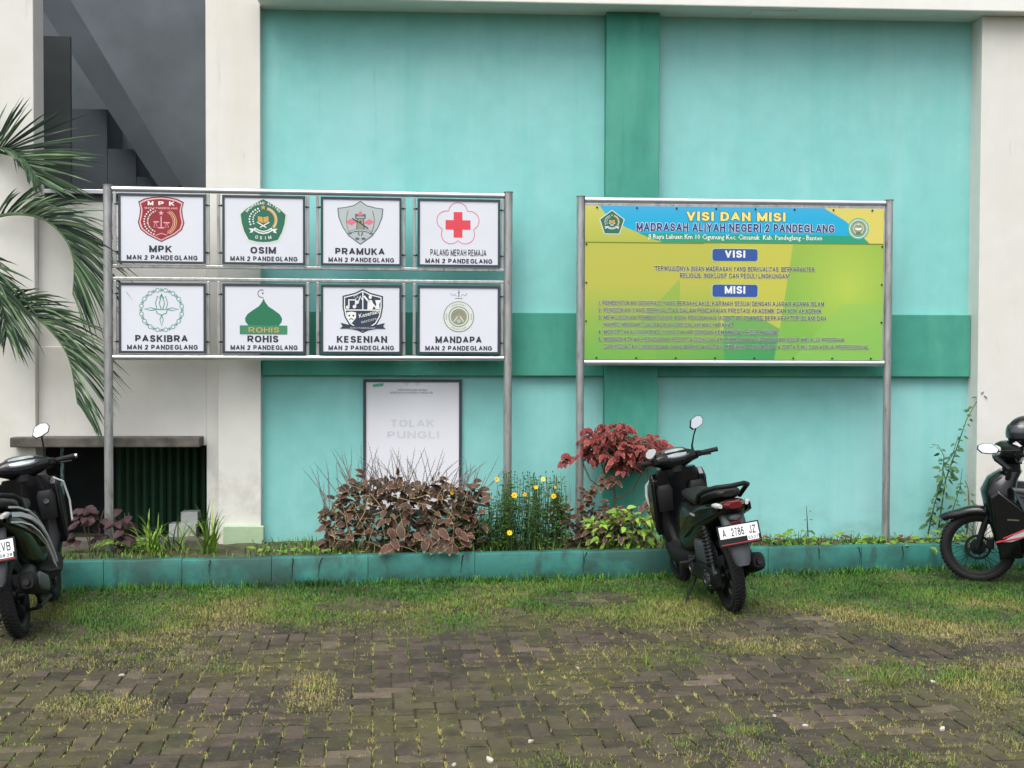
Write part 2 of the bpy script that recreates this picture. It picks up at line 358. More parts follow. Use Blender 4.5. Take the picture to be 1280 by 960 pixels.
mat('soil', srgb(62, 54, 42), .95, var=.35, scale=12, bump=.8, bscale=30, c2=srgb(74, 84, 46))
def gx(t, tc, col, b):
    col = layer(t, tc, col, srgb(76, 84, 44), .9, .42, .62, .8)
    return layer(t, tc, col, srgb(104, 96, 66), 7, .55, .75, .5)
mat('ground_soil', srgb(50, 47, 38), .95, var=.3, scale=9, bump=.8, bscale=45, extra=gx)
def brickx(t, tc, col, b):
    N = t.nodes; L = t.links
    oi = N.new('ShaderNodeObjectInfo'); ge = N.new('ShaderNodeNewGeometry'); ad = N.new('ShaderNodeMath'); ad.operation = 'ADD'
    L.new(oi.outputs['Random'], ad.inputs[0]); L.new(ge.outputs['Random Per Island'], ad.inputs[1])
    fr = N.new('ShaderNodeMath'); fr.operation = 'FRACT'; L.new(ad.outputs[0], fr.inputs[0])
    cr = N.new('ShaderNodeValToRGB'); L.new(fr.outputs[0], cr.inputs[0]); e = cr.color_ramp.elements
    e[0].position = 0; e[0].color = (*srgb(54, 51, 47), 1); e[1].position = 1; e[1].color = (*srgb(88, 77, 66), 1)
    k = e.new(.45); k.color = (*srgb(71, 64, 57), 1); k = e.new(.93); k.color = (*srgb(84, 74, 68), 1); k = e.new(.975); k.color = (*srgb(108, 96, 86), 1)
    mx = N.new('ShaderNodeMix'); mx.data_type = 'RGBA'; mx.blend_type = 'MULTIPLY'; mx.inputs[0].default_value = 1
    L.new(cr.outputs[0], mx.inputs[6]); L.new(col, mx.inputs[7]); o = mx.outputs[2]
    # world-space moss and grime across the bricks
    class T: pass
    tp = T(); tp.outputs = {'Object': ge.outputs['Position']}
    o = layer(t, tp, o, srgb(78, 80, 44), 1.1, .44, .66, .6)
    o = layer(t, tp, o, srgb(86, 88, 48), 26, .54, .70, .55)
    o = layer(t, tp, o, srgb(104, 92, 74), 18, .54, .72, .6)
    return layer(t, tp, o, srgb(36, 33, 30), 9, .50, .68, .65)
mat('brick', (.9, .9, .9), .8, var=.2, scale=40, c2=(1, 1, 1), bump=.6, bscale=90, extra=brickx, spec=.2)
for nm, c in dict(g_lush=(70, 116, 42), g_mid=(92, 118, 48), g_dry=(114, 122, 60), g_straw=(146, 138, 86), g_dark=(48, 80, 34)).items():
    mat(nm, srgb(*c), .7, var=.25, scale=3, spec=.2)
for nm, c in dict(leaf_brown=(70, 52, 44), leaf_brown2=(82, 52, 46), leaf_edge=(124, 112, 82), leaf_red=(108, 34, 42), leaf_red2=(128, 50, 54), leaf_rededge=(134, 104, 80), leaf_green=(88, 124, 44),
                  leaf_lime=(128, 158, 60), leaf_dkgreen=(48, 84, 44), leaf_weed=(62, 96, 60), stem_brown=(92, 84, 66), stem_green=(70, 92, 54), spike=(122, 114, 112), palm=(64, 88, 64), palm_lt=(100, 122, 90), palm_dk=(46, 64, 52), petal=(236, 196, 30), flower_eye=(180, 110, 20), dead=(150, 136, 100), trunk=(108, 100, 86), wine=(52, 32, 36)).items():
    mat(nm, srgb(*c), .55, var=.22, scale=9, spec=.22)
mat('gloss_black', srgb(12, 13, 16), .25, var=.15, coat=.25, spec=.35)
mat('matte_black', srgb(14, 15, 16), .6, spec=.3, var=.15, bump=.08, bscale=200)
mat('rubber', srgb(18, 18, 19), .8, var=.2, scale=30, bump=.2, bscale=80)
mat('seat_vinyl', srgb(15, 16, 18), .48, var=.1, bump=.15, bscale=150)
mat('grey_plastic', srgb(62, 66, 70), .5, var=.1)
mat('engine_metal', srgb(74, 76, 78), .45, .6, var=.25, scale=15, bump=.1)
mat('dark_metal', srgb(36, 38, 40), .45, .7, var=.25, scale=15)
mat('chrome', srgb(210, 212, 214), .15, 1.0, var=.03)
mat('mirror_glass', srgb(215, 220, 222), .06, 1.0, var=.01)
mat('lamp_red', srgb(92, 18, 24), .15, var=.1, coat=.6)
mat('lamp_clear', srgb(190, 192, 190), .15, var=.05, coat=.6)
mat('lens_screen', srgb(140, 150, 150), .1, var=.2, scale=20, coat=.8)
mat('stripe_silver', srgb(186, 188, 192), .3, .2, var=.03)
mat('stripe_red', srgb(176, 44, 52), .35, var=.03)
mat('paper_litter', srgb(176, 172, 160), .8, var=.08)

# ================================================================== SETTING: ground
KS = 0.15
def kerbY(x): return 10.08 + KS*x
g = MB(); n_ = 40
g.add([(x, y, -.010) for y in (-40, 11.3) for x in (-45, 45)], [(0, 1, 3, 2)])
tag(g.build('ground', 'ground_soil'), kind='structure')
g = MB(); g.add([(x, y, -.02) for y in (11.2, 90) for x in (-70, 70)], [(0, 1, 3, 2)])
tag(g.build('ground_beyond', 'ground_soil'), kind='structure')

# planter soil between the kerb and the building, lumpy
g = MB(); nx, ny = 160, 14
vs = []
for j in range(ny+1):
    for i in range(nx+1):
        x = -8+16*i/nx; y0 = kerbY(x)+.09; y1 = 11.45+.056*x; y = y0+(y1-y0)*j/ny
        vs.append((x, y, .185+.03*noise.noise((x*3, y*3, 0))+.012*noise.noise((x*14, y*14, 2))))
g.add(vs, [(j*(nx+1)+i, j*(nx+1)+i+1, (j+1)*(nx+1)+i+1, (j+1)*(nx+1)+i) for j in range(ny) for i in range(nx)])
so = g.build('planter_soil', 'soil', smooth=True); tag(so, kind='structure')

# kerb: blocks with hairline gaps
kb = empty('planter_kerb', (0, kerbY(0), 0), math.atan(KS), 'low teal painted kerb in front of the flower bed, cracked and mossy at its foot', 'kerb')
x = -8.0; kr = random.Random(3)
while x < 8:
    l = kr.uniform(.55, .95); b = MB(); n = 8
    h = .222+kr.uniform(-.003, .003)
    jl = kr.uniform(-.004, .004)
    secs = []
    for i in range(n+1):
        xx = x+(l-.004)*i/n; dz = .004*noise.noise((xx*4, 0, 5)); dy = .005*noise.noise((xx*3, 7, 5))+jl*.5
        secs.append([(xx, dy, -.02), (xx, dy, h-.012+dz), (xx, dy+.012, h+dz), (xx, .088, h+dz), (xx, .10, h-.012+dz), (xx, .10, -.02)])
    b.loft(secs); b.build('kerb_block', 'kerb_paint', kb, smooth=True, ang=50); x += l

mat('crack_dark', srgb(12, 30, 28), .9, var=.1)
for i, px in enumerate((262, 366, 404, 579, 733, 905, 1022, 1071, 1127)):
    xw = gnd(px, 722).x; r2 = random.Random(i*5+1)
    for _ in range(3):
        d = ray(px, 715); xw = (d*((kerbY(xw))/d.y)).x
    xl = xw/math.cos(math.atan(KS)); b = MB(); h = r2.uniform(.10, .21); n = 7; L1 = []; L2 = []; xx = xl
    for k in range(n+1):
        ww = .0035*(1-k/n)+.0012; z = .215-h*k/n; L1.append((xx-ww, -.0065, z)); L2.append((xx+ww, -.0065, z)); xx += r2.gauss(0, .008)
    b.add(L1+L2, [(k, k+1, n+2+k, n+1+k) for k in range(n)]); b.build('crack', 'crack_dark', kb)

# bricks: 90 degree herringbone, aligned with the kerb
BW = .106; PA = R(6.2)
ca, sa = math.cos(PA), math.sin(PA)
def brick_mesh(seed):
    r_ = random.Random(seed); L_, W_, g_ = BW*2, BW, .0048
    b = MB(); hx, hy = L_/2-g_, W_/2-g_; ch = .004
    j = lambda: r_.uniform(-.002, .002)
    lo = [(-hx, -hy), (hx, -hy), (hx, hy), (-hx, hy)]
    lo = [(x+j(), y+j()) for x, y in lo]
    top = [(x-math.copysign(ch, x), y-math.copysign(ch, y)) for x, y in lo]
    vs = [(x, y, -.05) for x, y in lo]+[(x, y, -.004) for x, y in lo]+[(x, y, j()*.5) for x, y in top]
    fs = [(8, 9, 10, 11)]
    for a in (0, 4):
        for i in range(4): fs.append((a+i, a+(i+1) % 4, a+4+(i+1) % 4, a+4+i))
    b.add(vs, fs); return b
bm = [brick_mesh(i) for i in range(6)]
bmesh_data = []
for b in bm:
    me = bpy.data.meshes.new('brick'); me.from_pydata(b.v, [], b.f); me.materials.append(MATS['brick']); me.update(); bmesh_data.append(me)
bricks = []
br = random.Random(5)
for i in range(-70, 110):
    for j in range(-10, 110):
        k = (i-j) % 4
        if k == 0: cx, cy, rot = (i+1)*BW, (j+.5)*BW, 0
        elif k == 3: cx, cy, rot = (i+.5)*BW, (j+1)*BW, PI/2
        else: continue
        X = cx*ca-cy*sa; Y = cx*sa+cy*ca
        if Y > kerbY(X)-.07 or Y < 2.2 or abs(X) > 6.5: continue
        bricks.append((X, Y, rot))
def cam_px(p):
    d = Vector(p)-CP; z = d.dot(Fv); return 640+FPX*d.dot(Rv)/z, 480-FPX*d.dot(Uv)/z
def dz_at(X, Y): return .008*noise.noise((X*1.3, Y*1.3, 3))
vis = [q for q in bricks if -20 < cam_px((q[0], q[1], 0))[0] < 1300 and cam_px((q[0], q[1], 0))[1] < 975 and q[1] > 4]
vis.sort(key=lambda q: q[1]); near = set(vis[:300])
pv = empty('paving', (0, 0, 0)); tag(pv, kind='structure')
joined = MB()
for q in bricks:
    X, Y, rot = q; M = Matrix.Translation((X, Y, dz_at(X, Y)+br.uniform(-.0025, .0025))) @ Euler((br.gauss(0, .012), br.gauss(0, .012), PA+rot+br.gauss(0, .012))).to_matrix().to_4x4()
    if q in near: inst('brick', br.choice(bmesh_data), pv, M)
    else:
        b = br.choice(bm); joined.add(b.v, b.f, 0, M)
tag(joined.build('brick_field', 'brick', pv), kind='stuff')

# ================================================================== BUILDING
BF = Frame(0, 11.0, math.atan(.056))
bl = empty('school_building', (0, 11.0, 0), BF.rz, 'mint green and cream rendered school wall behind the two sign boards', 'building')
ZT = 4.69
x_p0, x_g0, x_g1 = BF.X(275), BF.X(328), BF.X(1209)
xl0, xl1 = BF.X(47), BF.X(258)
def part(name, m, *bx, bev=.006):
    b = MB(); b.box(*bx); return b.build(name, m, bl, bev=bev)
part('wall', 'mint_paint', x_g0-.02, x_g1+.02, 0, .2, -.1, ZT, bev=0)
zb0, zb1 = BF.Z(700, 470, -.07), BF.Z(700, 391, -.07)
xpil0, xpil1 = BF.X(756, 480, -.13), BF.X(822, 480, -.13)
part('wall_band', 'teal_paint', x_g0+.004, xpil0-.001, -.07, .002, zb0, zb1)
part('wall_band', 'teal_paint', xpil1+.001, x_g1-.004, -.07, .002, zb0, zb1)
part('pilaster', 'teal_paint', xpil0, xpil1, -.13, .003, -.1, ZT-.001)
part('pilaster', 'cream_paint', x_p0, x_g0, -.10, .21, -.1, ZT+1.1)
part('plinth', 'plinth_paint', BF.X(279, 680, -.16), x_g0+.03, -.16, -.101, 0, .335)
xr1 = BF.X(1229, 480, -.25)
part('pilaster', 'cream_paint', x_g1, xr1+1.2, -.22, .21, -.1, ZT-.001)
part('wall', 'mint_paint', xr1+1.2, xr1+6, 0, .2, -.1, ZT, bev=0)
# beam and soffit
b = MB(); b.box(x_g0+.001, xr1+6, -.36, .25, ZT, ZT+1.2); b.build('beam', 'white_beam_paint', bl, bev=.01)
part('cornice_patch', 'white_beam_paint', BF.X(935, 20, -.1), BF.X(990, 20, -.1), -.28, -.12, ZT-.008, ZT+.001, bev=.003)
# stair side at left
part('pilaster', 'cream_paint', xl0-4, xl0, -.06, .22, -.1, ZT+1.1)
part('wall', 'cream_paint', xl1, x_p0+.01, .0, .2, -.1, ZT+1.1)
part('beam', 'white_beam_paint', xl0+.002, xl1-.002, .03, .19, ZT+.62, ZT+1.1)
z_sill = BF.Z(150, 238, 0); z_led = BF.Z(90, 433, 0); z_lin = BF.Z(130, 545, 0); z_open = BF.Z(130, 557, 0)
part('wall', 'cream_paint', xl0, xl1, .04, .2, z_led, z_sill-.03)
part('wall', 'cream_paint', xl0, xl1, .012, .2, z_open, z_led, bev=.008)
part('sill', 'steel_bright', xl0+.06, xl1, -.015, .19, z_sill-.03, z_sill+.005, bev=.003)
part('sill_shadow_strip', 'interior_dark', xl0+.06, xl1, .03, .038, z_sill-.09, z_sill-.03, bev=0)  # solid dark strip on the wall, colours in the shadow line below the sill
part('lintel', 'lintel_concrete', BF.X(12, 550, -.2), BF.X(249, 550, -.2), -.2, .01, z_open+.0, z_lin, bev=.008)
part('ledge', 'lintel_concrete', xl0-.5, xl1+.02, -.25, -.08, 0, .24, bev=.01)
# interior
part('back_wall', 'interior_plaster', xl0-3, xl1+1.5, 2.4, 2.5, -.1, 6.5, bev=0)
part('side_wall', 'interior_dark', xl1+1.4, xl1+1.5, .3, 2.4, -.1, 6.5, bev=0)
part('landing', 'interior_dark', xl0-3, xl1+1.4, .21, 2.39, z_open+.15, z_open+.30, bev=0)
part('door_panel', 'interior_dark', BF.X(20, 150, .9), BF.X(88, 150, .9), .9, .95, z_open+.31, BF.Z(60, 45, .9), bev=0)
def up(px, py, yl): return BF.hit(px, py, yl)
b = MB()
p0 = up(50, -25, 1.6); p1 = up(215, 238, 1.6)
dx, dz_ = p1[0]-p0[0], p1[1]-p0[1]; l = math.hypot(dx, dz_); nx, nz_ = -dz_/l, dx/l; hw = .10
q = [(p0[0]+nx*hw*1.35, p0[1]+nz_*hw*1.35), (p1[0]+nx*hw*.9, p1[1]+nz_*hw*.9), (p1[0]-nx*hw*.9, p1[1]-nz_*hw*.9), (p0[0]-nx*hw*1.35, p0[1]-nz_*hw*1.35)]
b.add([(x, y, z) for y in (1.6, 1.75) for x, z in q], [(0, 1, 2, 3), (7, 6, 5, 4), (0, 4, 5, 1), (1, 5, 6, 2), (2, 6, 7, 3), (3, 7, 4, 0)]); b.build('stair_stringer', 'dark_stair', bl)
for (a0, a1, t0) in ((88, 134, 136), (134.6, 170, 186), (170.6, 200, 221)):
    b = MB(); b.box(up(a0, 200, 1.8)[0], up(a1, 200, 1.8)[0], 1.8, 2.39, z_open+.31, up(a0, t0, 1.8)[1]); b.build('stair_step', 'dark_stair', bl)
for k in range(16):
    xx = BF.X(150, 600, .7)+k*.075
    b = MB(); b.loft([[(xx-.034, .7, z), (xx-.012, .672, z), (xx+.012, .672, z), (xx+.034, .7, z), (xx+.034, .71, z), (xx-.034, .71, z)] for z in (.1, z_open+.1)])
    b.build('corrugated_sheet', 'curtain_green', bl)
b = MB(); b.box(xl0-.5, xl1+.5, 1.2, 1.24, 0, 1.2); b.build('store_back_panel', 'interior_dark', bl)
# things under the stair
for (px0, px1, py0, py1, yl, lab) in ((211, 245, 655, 677, .25, 'white carton lying at the right end of the dark opening'), (226, 247, 640, 655.5, .27, 'smaller white carton on top of the other at the right of the dark opening')):
    xa, za = BF.hit(px0, py1, yl); xb, zbx = BF.hit(px1, py0, yl); c = MB(); c.box(0, xb-xa, 0, .16, 0, zbx-za)
    wp = BF.o + Vector((BF.c*xa-BF.s*yl, BF.s*xa+BF.c*yl, 0))
    o = c.build('carton', 'box_white', None, bev=.004, loc=(wp.x, wp.y, za), rot=(0, 0, BF.rz)); tag(o, lab, 'box')
p = at(91, 680, 11.15); pole = MB(); pole.tube([(0, 0, 0), (0, 0, 1.0)], .016, 8)
o = pole.build('thin_pole', 'pole_blue', None, smooth=True, loc=(p.x, 11.05-.15, .1)); tag(o, 'thin pale blue pole standing upright in the dark opening beside the left scooter', 'pole')

# poster on the wall
pf = empty('wall_poster', (0, 11.0, 0), BF.rz, 'white framed poster with faded grey lettering on the mint wall behind the brown bush', 'poster')
xa, za = BF.hit(454, 474, -.03); xb, zbm = BF.hit(577, 640, -.03)
b = MB(); t_ = .024
b.box(xa, xb, -.03, -.001, za-t_, za); b.box(xa, xb, -.03, -.001, zbm, zbm+t_); b.box(xa, xa+t_, -.0299, -.001, zbm+t_, za-t_); b.box(xb-t_, xb, -.0299, -.001, zbm+t_, za-t_)
b.build('frame', 'dark_rim', pf)
mat('poster_sheet', srgb(222, 224, 230), .4, var=.02, scale=2)
b = MB(); b.box(xa+t_, xb-t_, -.018, -.002, zbm+t_, za-t_); sh = b.build('sheet', 'poster_sheet', pf)
def PW(px, py): return BF.hit(px, py, -.02)
def ptext(t, x0, x1, y0, y1, m, bold=.02):
    P = Print(-.0186); a = PW(x0, y1); c = PW(x1, y0); P.text(t, a[0], c[0], a[1], c[1], m, 1, bold); P.build('text_line', sh)
ptext('TOLAK', 488, 543, 524.5, 534, 'ink_faint', .04); ptext('PUNGLI', 484, 549, 539, 548, 'ink_faint', .03)
ptext('KEMENTERIAN AGAMA REPUBLIK', 497, 534, 486.3, 488.6, 'ink_grey_line', .0); ptext('MADRASAH ALIYAH NEGERI 2 PANDEGLANG', 488, 541, 489.6, 492, 'ink_grey_line', .0)
ptext('Jl Raya Labuan Km 10 Cigunung', 496, 534, 493.2, 495, 'ink_faint', 0)
P = Print(-.0186)
for cx in (508, 522): P.disc(PW(cx, 478.5), .024, 'ink_faint', 1)
a = PW(466, 484); P.poly([a, (a[0]+.09, a[1]+.01), (a[0]+.09, a[1]+.035), (a[0], a[1]+.025)], 'ink_teal_badge', 1)
P.build('letterhead_marks', sh)

# ================================================================== LEFT SIGN BOARD
A = at(136, 560, 10.34); LF = Frame(A.x, 10.34, R(7.0))
lb = empty('sign_board', (A.x, 10.34, 0), LF.rz, 'left steel framed board holding eight white emblem panels in two rows', 'sign board', 'sign boards in the flower bed')
def LP(px, py, yl=-.02): return LF.hit(px, py, yl)
xR = LP(634.5, 560, 0)[0]
def post(x, ztop, parent, r=.036):
    b = MB(); b.tube([(x, 0, .12), (x, 0, ztop)], r, 14); b.build('post', 'steel', parent, smooth=True)
    c = MB(); c.tube([(x, 0, ztop), (x, 0, ztop+.008)], r+.004, 14); c.build('post_cap', 'steel_dull', parent, smooth=True)
ztl = LP(137, 234, 0)[1]; ztr = LP(634, 239, 0)[1]; zt = (ztl+ztr)/2
post(0, zt, lb); post(xR, zt, lb)
def rail(z, x0, x1, r, parent, m='steel', y=0.0, sq=True, name='rail'):
    b = MB()
    if sq: b.box(x0, x1, y-r, y+r, z-r, z+r); return b.build(name, m, parent, bev=r*.35)
    b.tube([(x0, y, z), (x1, y, z)], r, 12); return b.build(name, m, parent, smooth=True)
def zmid(y0, y1): return (LP(140, y0)[1]+LP(630, y1)[1])/2
zr1 = zmid(237.5, 243); zr2 = zmid(334, 336); zr3 = zmid(350, 351); zr4 = zmid(448.5, 446)
rail(zr1, .036, xR-.036, .024, lb, 'steel_bright', sq=False); rail(zr4, .036, xR-.036, .022, lb, 'steel_bright', sq=False)
rail(zr2, .036, xR-.036, .014, lb); rail(zr3, .036, xR-.036, .014, lb)
def vbar(x, z0, z1):
    b = MB(); b.box(x-.013, x+.013, -.012, .012, z0, z1); b.build('upright_bar', 'steel', lb, bev=.004)
cols = [(148.5, 256.5, 143, 260), (278.5, 381, 273, 384.5), (401.5, 501.5, 397, 505), (522.5, 624.5, 518, 628)]
for (a0, a1, v0, v1) in cols:
    for vx in (v0, v1):
        xx = LP(vx, 340)[0]; vbar(xx, zr2+.014, zr1-.023); vbar(xx, zr4+.021, zr3-.014)
r1t = zmid(242, 250); r1b = zmid(329, 333); r2t = zmid(355, 357); r2b = zmid(441.5, 441.5)
bolt = MB(); bolt.cbox((0, 0, 0), (.05, .008, .008)); bolt.lathe([(.0, -.012), (.009, -.012), (.009, .004)], (0, 0, 0), 8)
bolt_me = None
titles = [['MPK', 'OSIM', 'PRAMUKA', 'PALANG MERAH REMAJA'], ['PASKIBRA', 'ROHIS', 'KESENIAN', 'MANDAPA']]
tw = [[(186.5, 215), (313, 345), (419, 481), (538, 608)], [(168.5, 234.5), (309, 348), (421, 484), (544.5, 602.5)]]
def emblem(kind, P, c, k):
    """c centre, k half height of the emblem"""
    q = lambda x, z: (c[0]+x*k, c[1]+z*k)
    Q = lambda L_: [q(x, z) for x, z in L_]
    def sym(h): return h+[(-x, z) for x, z in reversed(h)][0 if h[-1][0] != 0 else 1:(-1 if h[0][0] == 0 else None)]
    if kind == 'MPK':
        sh_ = sym([(0, 1.0), (.35, .97), (.7, .9), (.98, .76), (.9, .45), (.93, .15), (1.0, -.15), (.9, -.45), (.6, -.7), (0, -1.0)])
        P.fan(Q(sh_), 'ink_maroon_dark', 1); P.fan(Q([(x*.95, z*.95) for x, z in sh_]), 'ink_pink_line', 2); P.fan(Q([(x*.88, z*.89) for x, z in sh_]), 'ink_maroon', 3)
        for x, ch in ((-.45, 'M'), (0, 'P'), (.46, 'K')):
            a = q(x-.12, .6); b_ = q(x+.12, .78); P.text(ch, a[0], b_[0], a[1], b_[1], 'ink_white', 4, .05)
        a = q(-.7, .44); b_ = q(.7, .53); P.text('MAN 2 PANDEGLANG', a[0], b_[0], a[1], b_[1], 'ink_pink_line', 4, .02)
        P.star(q(0, .27), .12*k, 'ink_pink_line', 4)
        P.line(Q([(0, .12), (0, -.36)]), .045*k, 'ink_pink_line', 4); P.line(Q([(-.13, -.38), (.13, -.38)]), .05*k, 'ink_pink_line', 5)
        P.line(Q([(-.33, -.12), (-.1, -.12)]), .05*k, 'ink_pink_line', 4); P.line(Q([(.1, -.15), (.36, -.15)]), .05*k, 'ink_pink_line', 4)
        P.line(Q([(-.24, -.12), (-.16, -.36), (-.32, -.36), (-.24, -.12)]), .02*k, 'ink_pink_line', 4); P.line(Q([(.24, -.15), (.32, -.36), (.16, -.36), (.24, -.15)]), .02*k, 'ink_pink_line', 4)
        for i in range(13):
            an = R(115+i*10.5); P.disc(q(.58*math.cos(an), -.1+.5*math.sin(an)), .035*k, 'ink_white' if i % 2 else 'ink_pale_green', 4, 8); P.disc(q(.73*math.cos(an+.05), -.1+.62*math.sin(an+.05)), .035*k, 'ink_white', 4, 8)
        for i in range(3): P.line([q((.52+i*.07)*math.cos(R(a_)), -.12+(.5+i*.06)*math.sin(R(a_))) for a_ in range(60-i*4, -66, -12)], .035*k, 'ink_gold' if i != 1 else 'ink_pink_line', 4)
        P.line(Q([(-.25, -.72), (0, -.62), (.25, -.7)]), .03*k, 'ink_pink_line', 4)
    elif kind == 'OSIM' or kind == 'crest':
        h = [(0, 1.0), (.3, .84), (.75, .56), (1.02, .3), (.97, -.1), (.85, -.5), (.66, -.86), (.3, -.95), (0, -.97)] if kind == 'OSIM' else [(0, 1.0), (1.02, .25), (.62, -.95), (0, -.95)]
        sh_ = sym(h); P.fan(Q([(x*1.09, z*1.09) for x, z in sh_]), 'ink_pale_halo', 1); P.fan(Q(sh_), 'ink_green', 2)
        P.star(q(0, .62), .13*k, 'ink_gold', 4)
        for i in range(8):
            an = R(112+i*13); P.disc(q(.62*math.cos(an), .05+.55*math.sin(an)), .045*k, 'ink_white', 4, 6); P.disc(q(.46*math.cos(an), .05+.44*math.sin(an)), .035*k, 'ink_white', 4, 6)
        P.line([q(.58*math.cos(R(a_)), .05+.55*math.sin(R(a_))) for a_ in range(72, -48, -10)], .14*k, 'ink_gold', 4)
        P.line([q(.60*math.cos(R(a_)), .05+.56*math.sin(R(a_))) for a_ in range(70, -46, -10)], .03*k, 'ink_pale_halo', 5)
        P.fan(Q([(-.24, .22), (0, .17), (.24, .22), (.24, -.02), (0, -.1), (-.24, -.02)]), 'ink_gold', 4); P.line(Q([(0, .17), (0, -.1)]), .025*k, 'ink_green', 5)
        P.line(Q([(-.28, -.05), (.14, -.3)]), .05*k, 'ink_white', 5); P.line(Q([(.28, -.05), (-.14, -.3)]), .05*k, 'ink_white', 5)
        P.line(Q([(-.42, -.36), (-.2, -.49), (0, -.53), (.2, -.49), (.42, -.36)]), .15*k, 'ink_white', 4); P.line(Q([(-.36, -.39), (-.2, -.48), (0, -.52), (.2, -.48), (.36, -.39)]), .035*k, 'ink_green', 5)
        P.fan(Q([(-.66, -.34), (-.44, -.36), (-.46, -.52), (-.62, -.56), (-.55, -.45)]), 'ink_white', 4); P.fan(Q([(.66, -.34), (.44, -.36), (.46, -.52), (.62, -.56), (.55, -.45)]), 'ink_white', 4)
        if kind == 'OSIM':
            P.arc('MADRASAH ALIYAH', q(0, -.1), .92*k, 146, 34, .13*k, 'ink_white', 4, .03); P.arc('OSIM', q(0, .5), 1.28*k, 252, 288, .15*k, 'ink_white', 4, .03, True)
    elif kind == 'PRAMUKA':
        sh_ = sym([(0, 1.0), (.3, .8), (.7, .7), (1.04, .66), (1.0, .25), (.82, -.2), (.55, -.6), (0, -1.0)])
        P.fan(Q(sh_), 'ink_grey_line', 1); P.fan(Q([(x*.95, z*.95-.0) for x, z in sh_]), 'ink_shield_grey', 2)
        P.fan(Q([(-.68, 0.02), (-.45, .17), (-.15, .03), (-.4, -.12)]), 'ink_pink', 3); P.fan(Q([(.62, 0.05), (.42, .18), (.12, 0), (.4, -.1)]), 'ink_pink', 3)
        P.fan(Q([(0, .55), (.13, .38), (0, .32), (-.13, .38)]), 'ink_pink', 4)
        P.fan(Q([(-.2, -.35), (.2, -.35), (.16, .15), (.24, .2), (.24, .4), (.13, .4), (.1, .33), (-.1, .33), (-.13, .4), (-.24, .4), (-.24, .2), (-.16, .15)]), 'ink_grey_line', 4, q(0, .1))
        P.fan(Q([(-.15, -.32), (.15, -.32), (.12, .18), (-.12, .18)]), 'ink_olive', 5); P.line(Q([(-.18, .25), (.18, .25)]), .06*k, 'ink_shield_grey', 5)
        P.disc(q(0, .05), .04*k, 'ink_navy', 6); P.line(Q([(-.38, .2), (0, -.02), (.36, -.26)]), .05*k, 'ink_navy', 6)
        P.line(Q([(-.48, -.43), (-.25, -.35), (0, -.33), (.25, -.35), (.48, -.43)]), .1*k, 'ink_grey_line', 6); P.line(Q([(-.46, -.43), (-.25, -.35), (0, -.33), (.25, -.35), (.46, -.43)]), .06*k, 'ink_shield_grey', 7)
        P.line(Q([(-.55, -.5), (-.4, -.46)]), .07*k, 'ink_grey_line', 6); P.line(Q([(.55, -.5), (.4, -.46)]), .07*k, 'ink_grey_line', 6)
        for s_ in (-1, 1):
            P.line(Q([(s_*.1, -.42), (s_*.05, -.58)]), .05*k, 'ink_grey_line', 5); P.disc(q(s_*.14, -.72), .1*k, 'ink_grey_line', 5, 12, .055*k)
            P.line([q(s_*(.55+.08*math.sin(i*.5)), .55-i*.14) for i in range(8)], .03*k, 'ink_grey_line' if s_ > 0 else 'ink_olive_line', 4)
    elif kind == 'PMR':
        pts = []
        for i in range(72):
            an = 2*PI*i/72; ph = (an-PI/2) % (2*PI/5); ph = min(ph, 2*PI/5-ph); r_ = .56*math.cos(ph)+math.sqrt(max(0, .43**2-(.56*math.sin(ph))**2)); pts.append(q(r_*math.cos(an), r_*math.sin(an)))
        P.line(pts, .035*k, 'ink_pink', 1, True)
        z0 = -.02; P.poly([q(-.2, z0-.58), q(.2, z0-.58), q(.2, z0+.58), q(-.2, z0+.58)], 'ink_red', 1); P.poly([q(-.57, z0-.21), q(.57, z0-.21), q(.57, z0+.21), q(-.57, z0+.21)], 'ink_red', 2)
    elif kind == 'PASKIBRA':
        for i in range(16):
            an = 2*PI*(i+.5)/16; P.ring(q(.88*math.cos(an), .88*math.sin(an)), .085*k, .025*k, 'ink_green_line', 1, 12)
            an = 2*PI*i/16; c_ = (.88*math.cos(an), .88*math.sin(an)); P.line([q(c_[0]-.08*math.cos(an+.8), c_[1]-.08*math.sin(an+.8)), q(c_[0]+.08*math.cos(an+.8), c_[1]+.08*math.sin(an+.8))], .03*k, 'ink_green_line', 2)
            P.line([q(c_[0]-.08*math.cos(an-.8), c_[1]-.08*math.sin(an-.8)), q(c_[0]+.08*math.cos(an-.8), c_[1]+.08*math.sin(an-.8))], .03*k, 'ink_green_line', 3)
        w_ = .03*k; g_ = 'ink_green_line'
        P.line(Q([(-.2, .05), (-.26, .3), (-.17, .62), (-.1, .5), (0, .72), (.1, .5), (.17, .62), (.26, .3), (.2, .05)]), w_, g_, 1)
        P.line(Q([(-.02, .05), (-.1, .3), (0, .68)]), w_, g_, 2); P.line(Q([(.05, .05), (.13, .3), (.0, .68)]), w_, g_, 3)
        P.line(Q([(-.22, .03), (.22, .03)]), w_, g_, 2); P.line(Q([(-.24, 0), (-.2, -.13), (0, -.22), (.2, -.13), (.24, 0)]), w_, g_, 3)
        for s_ in (-1, 1): P.line(Q([(s_*.24, .04), (s_*.45, .1), (s_*.75, .04), (s_*.45, -.02), (s_*.24, .02)]), w_, g_, 1)
        P.line(Q([(0, -.22), (-.07, -.42), (0, -.72), (.07, -.42), (0, -.22)]), w_, g_, 1)
    elif kind == 'ROHIS':
        h = [(0, .55), (.08, .38), (.2, .22), (.45, .05), (.68, -.12), (.78, -.3), (.76, -.45), (.66, -.58), (.6, -.62), (0, -.62)]
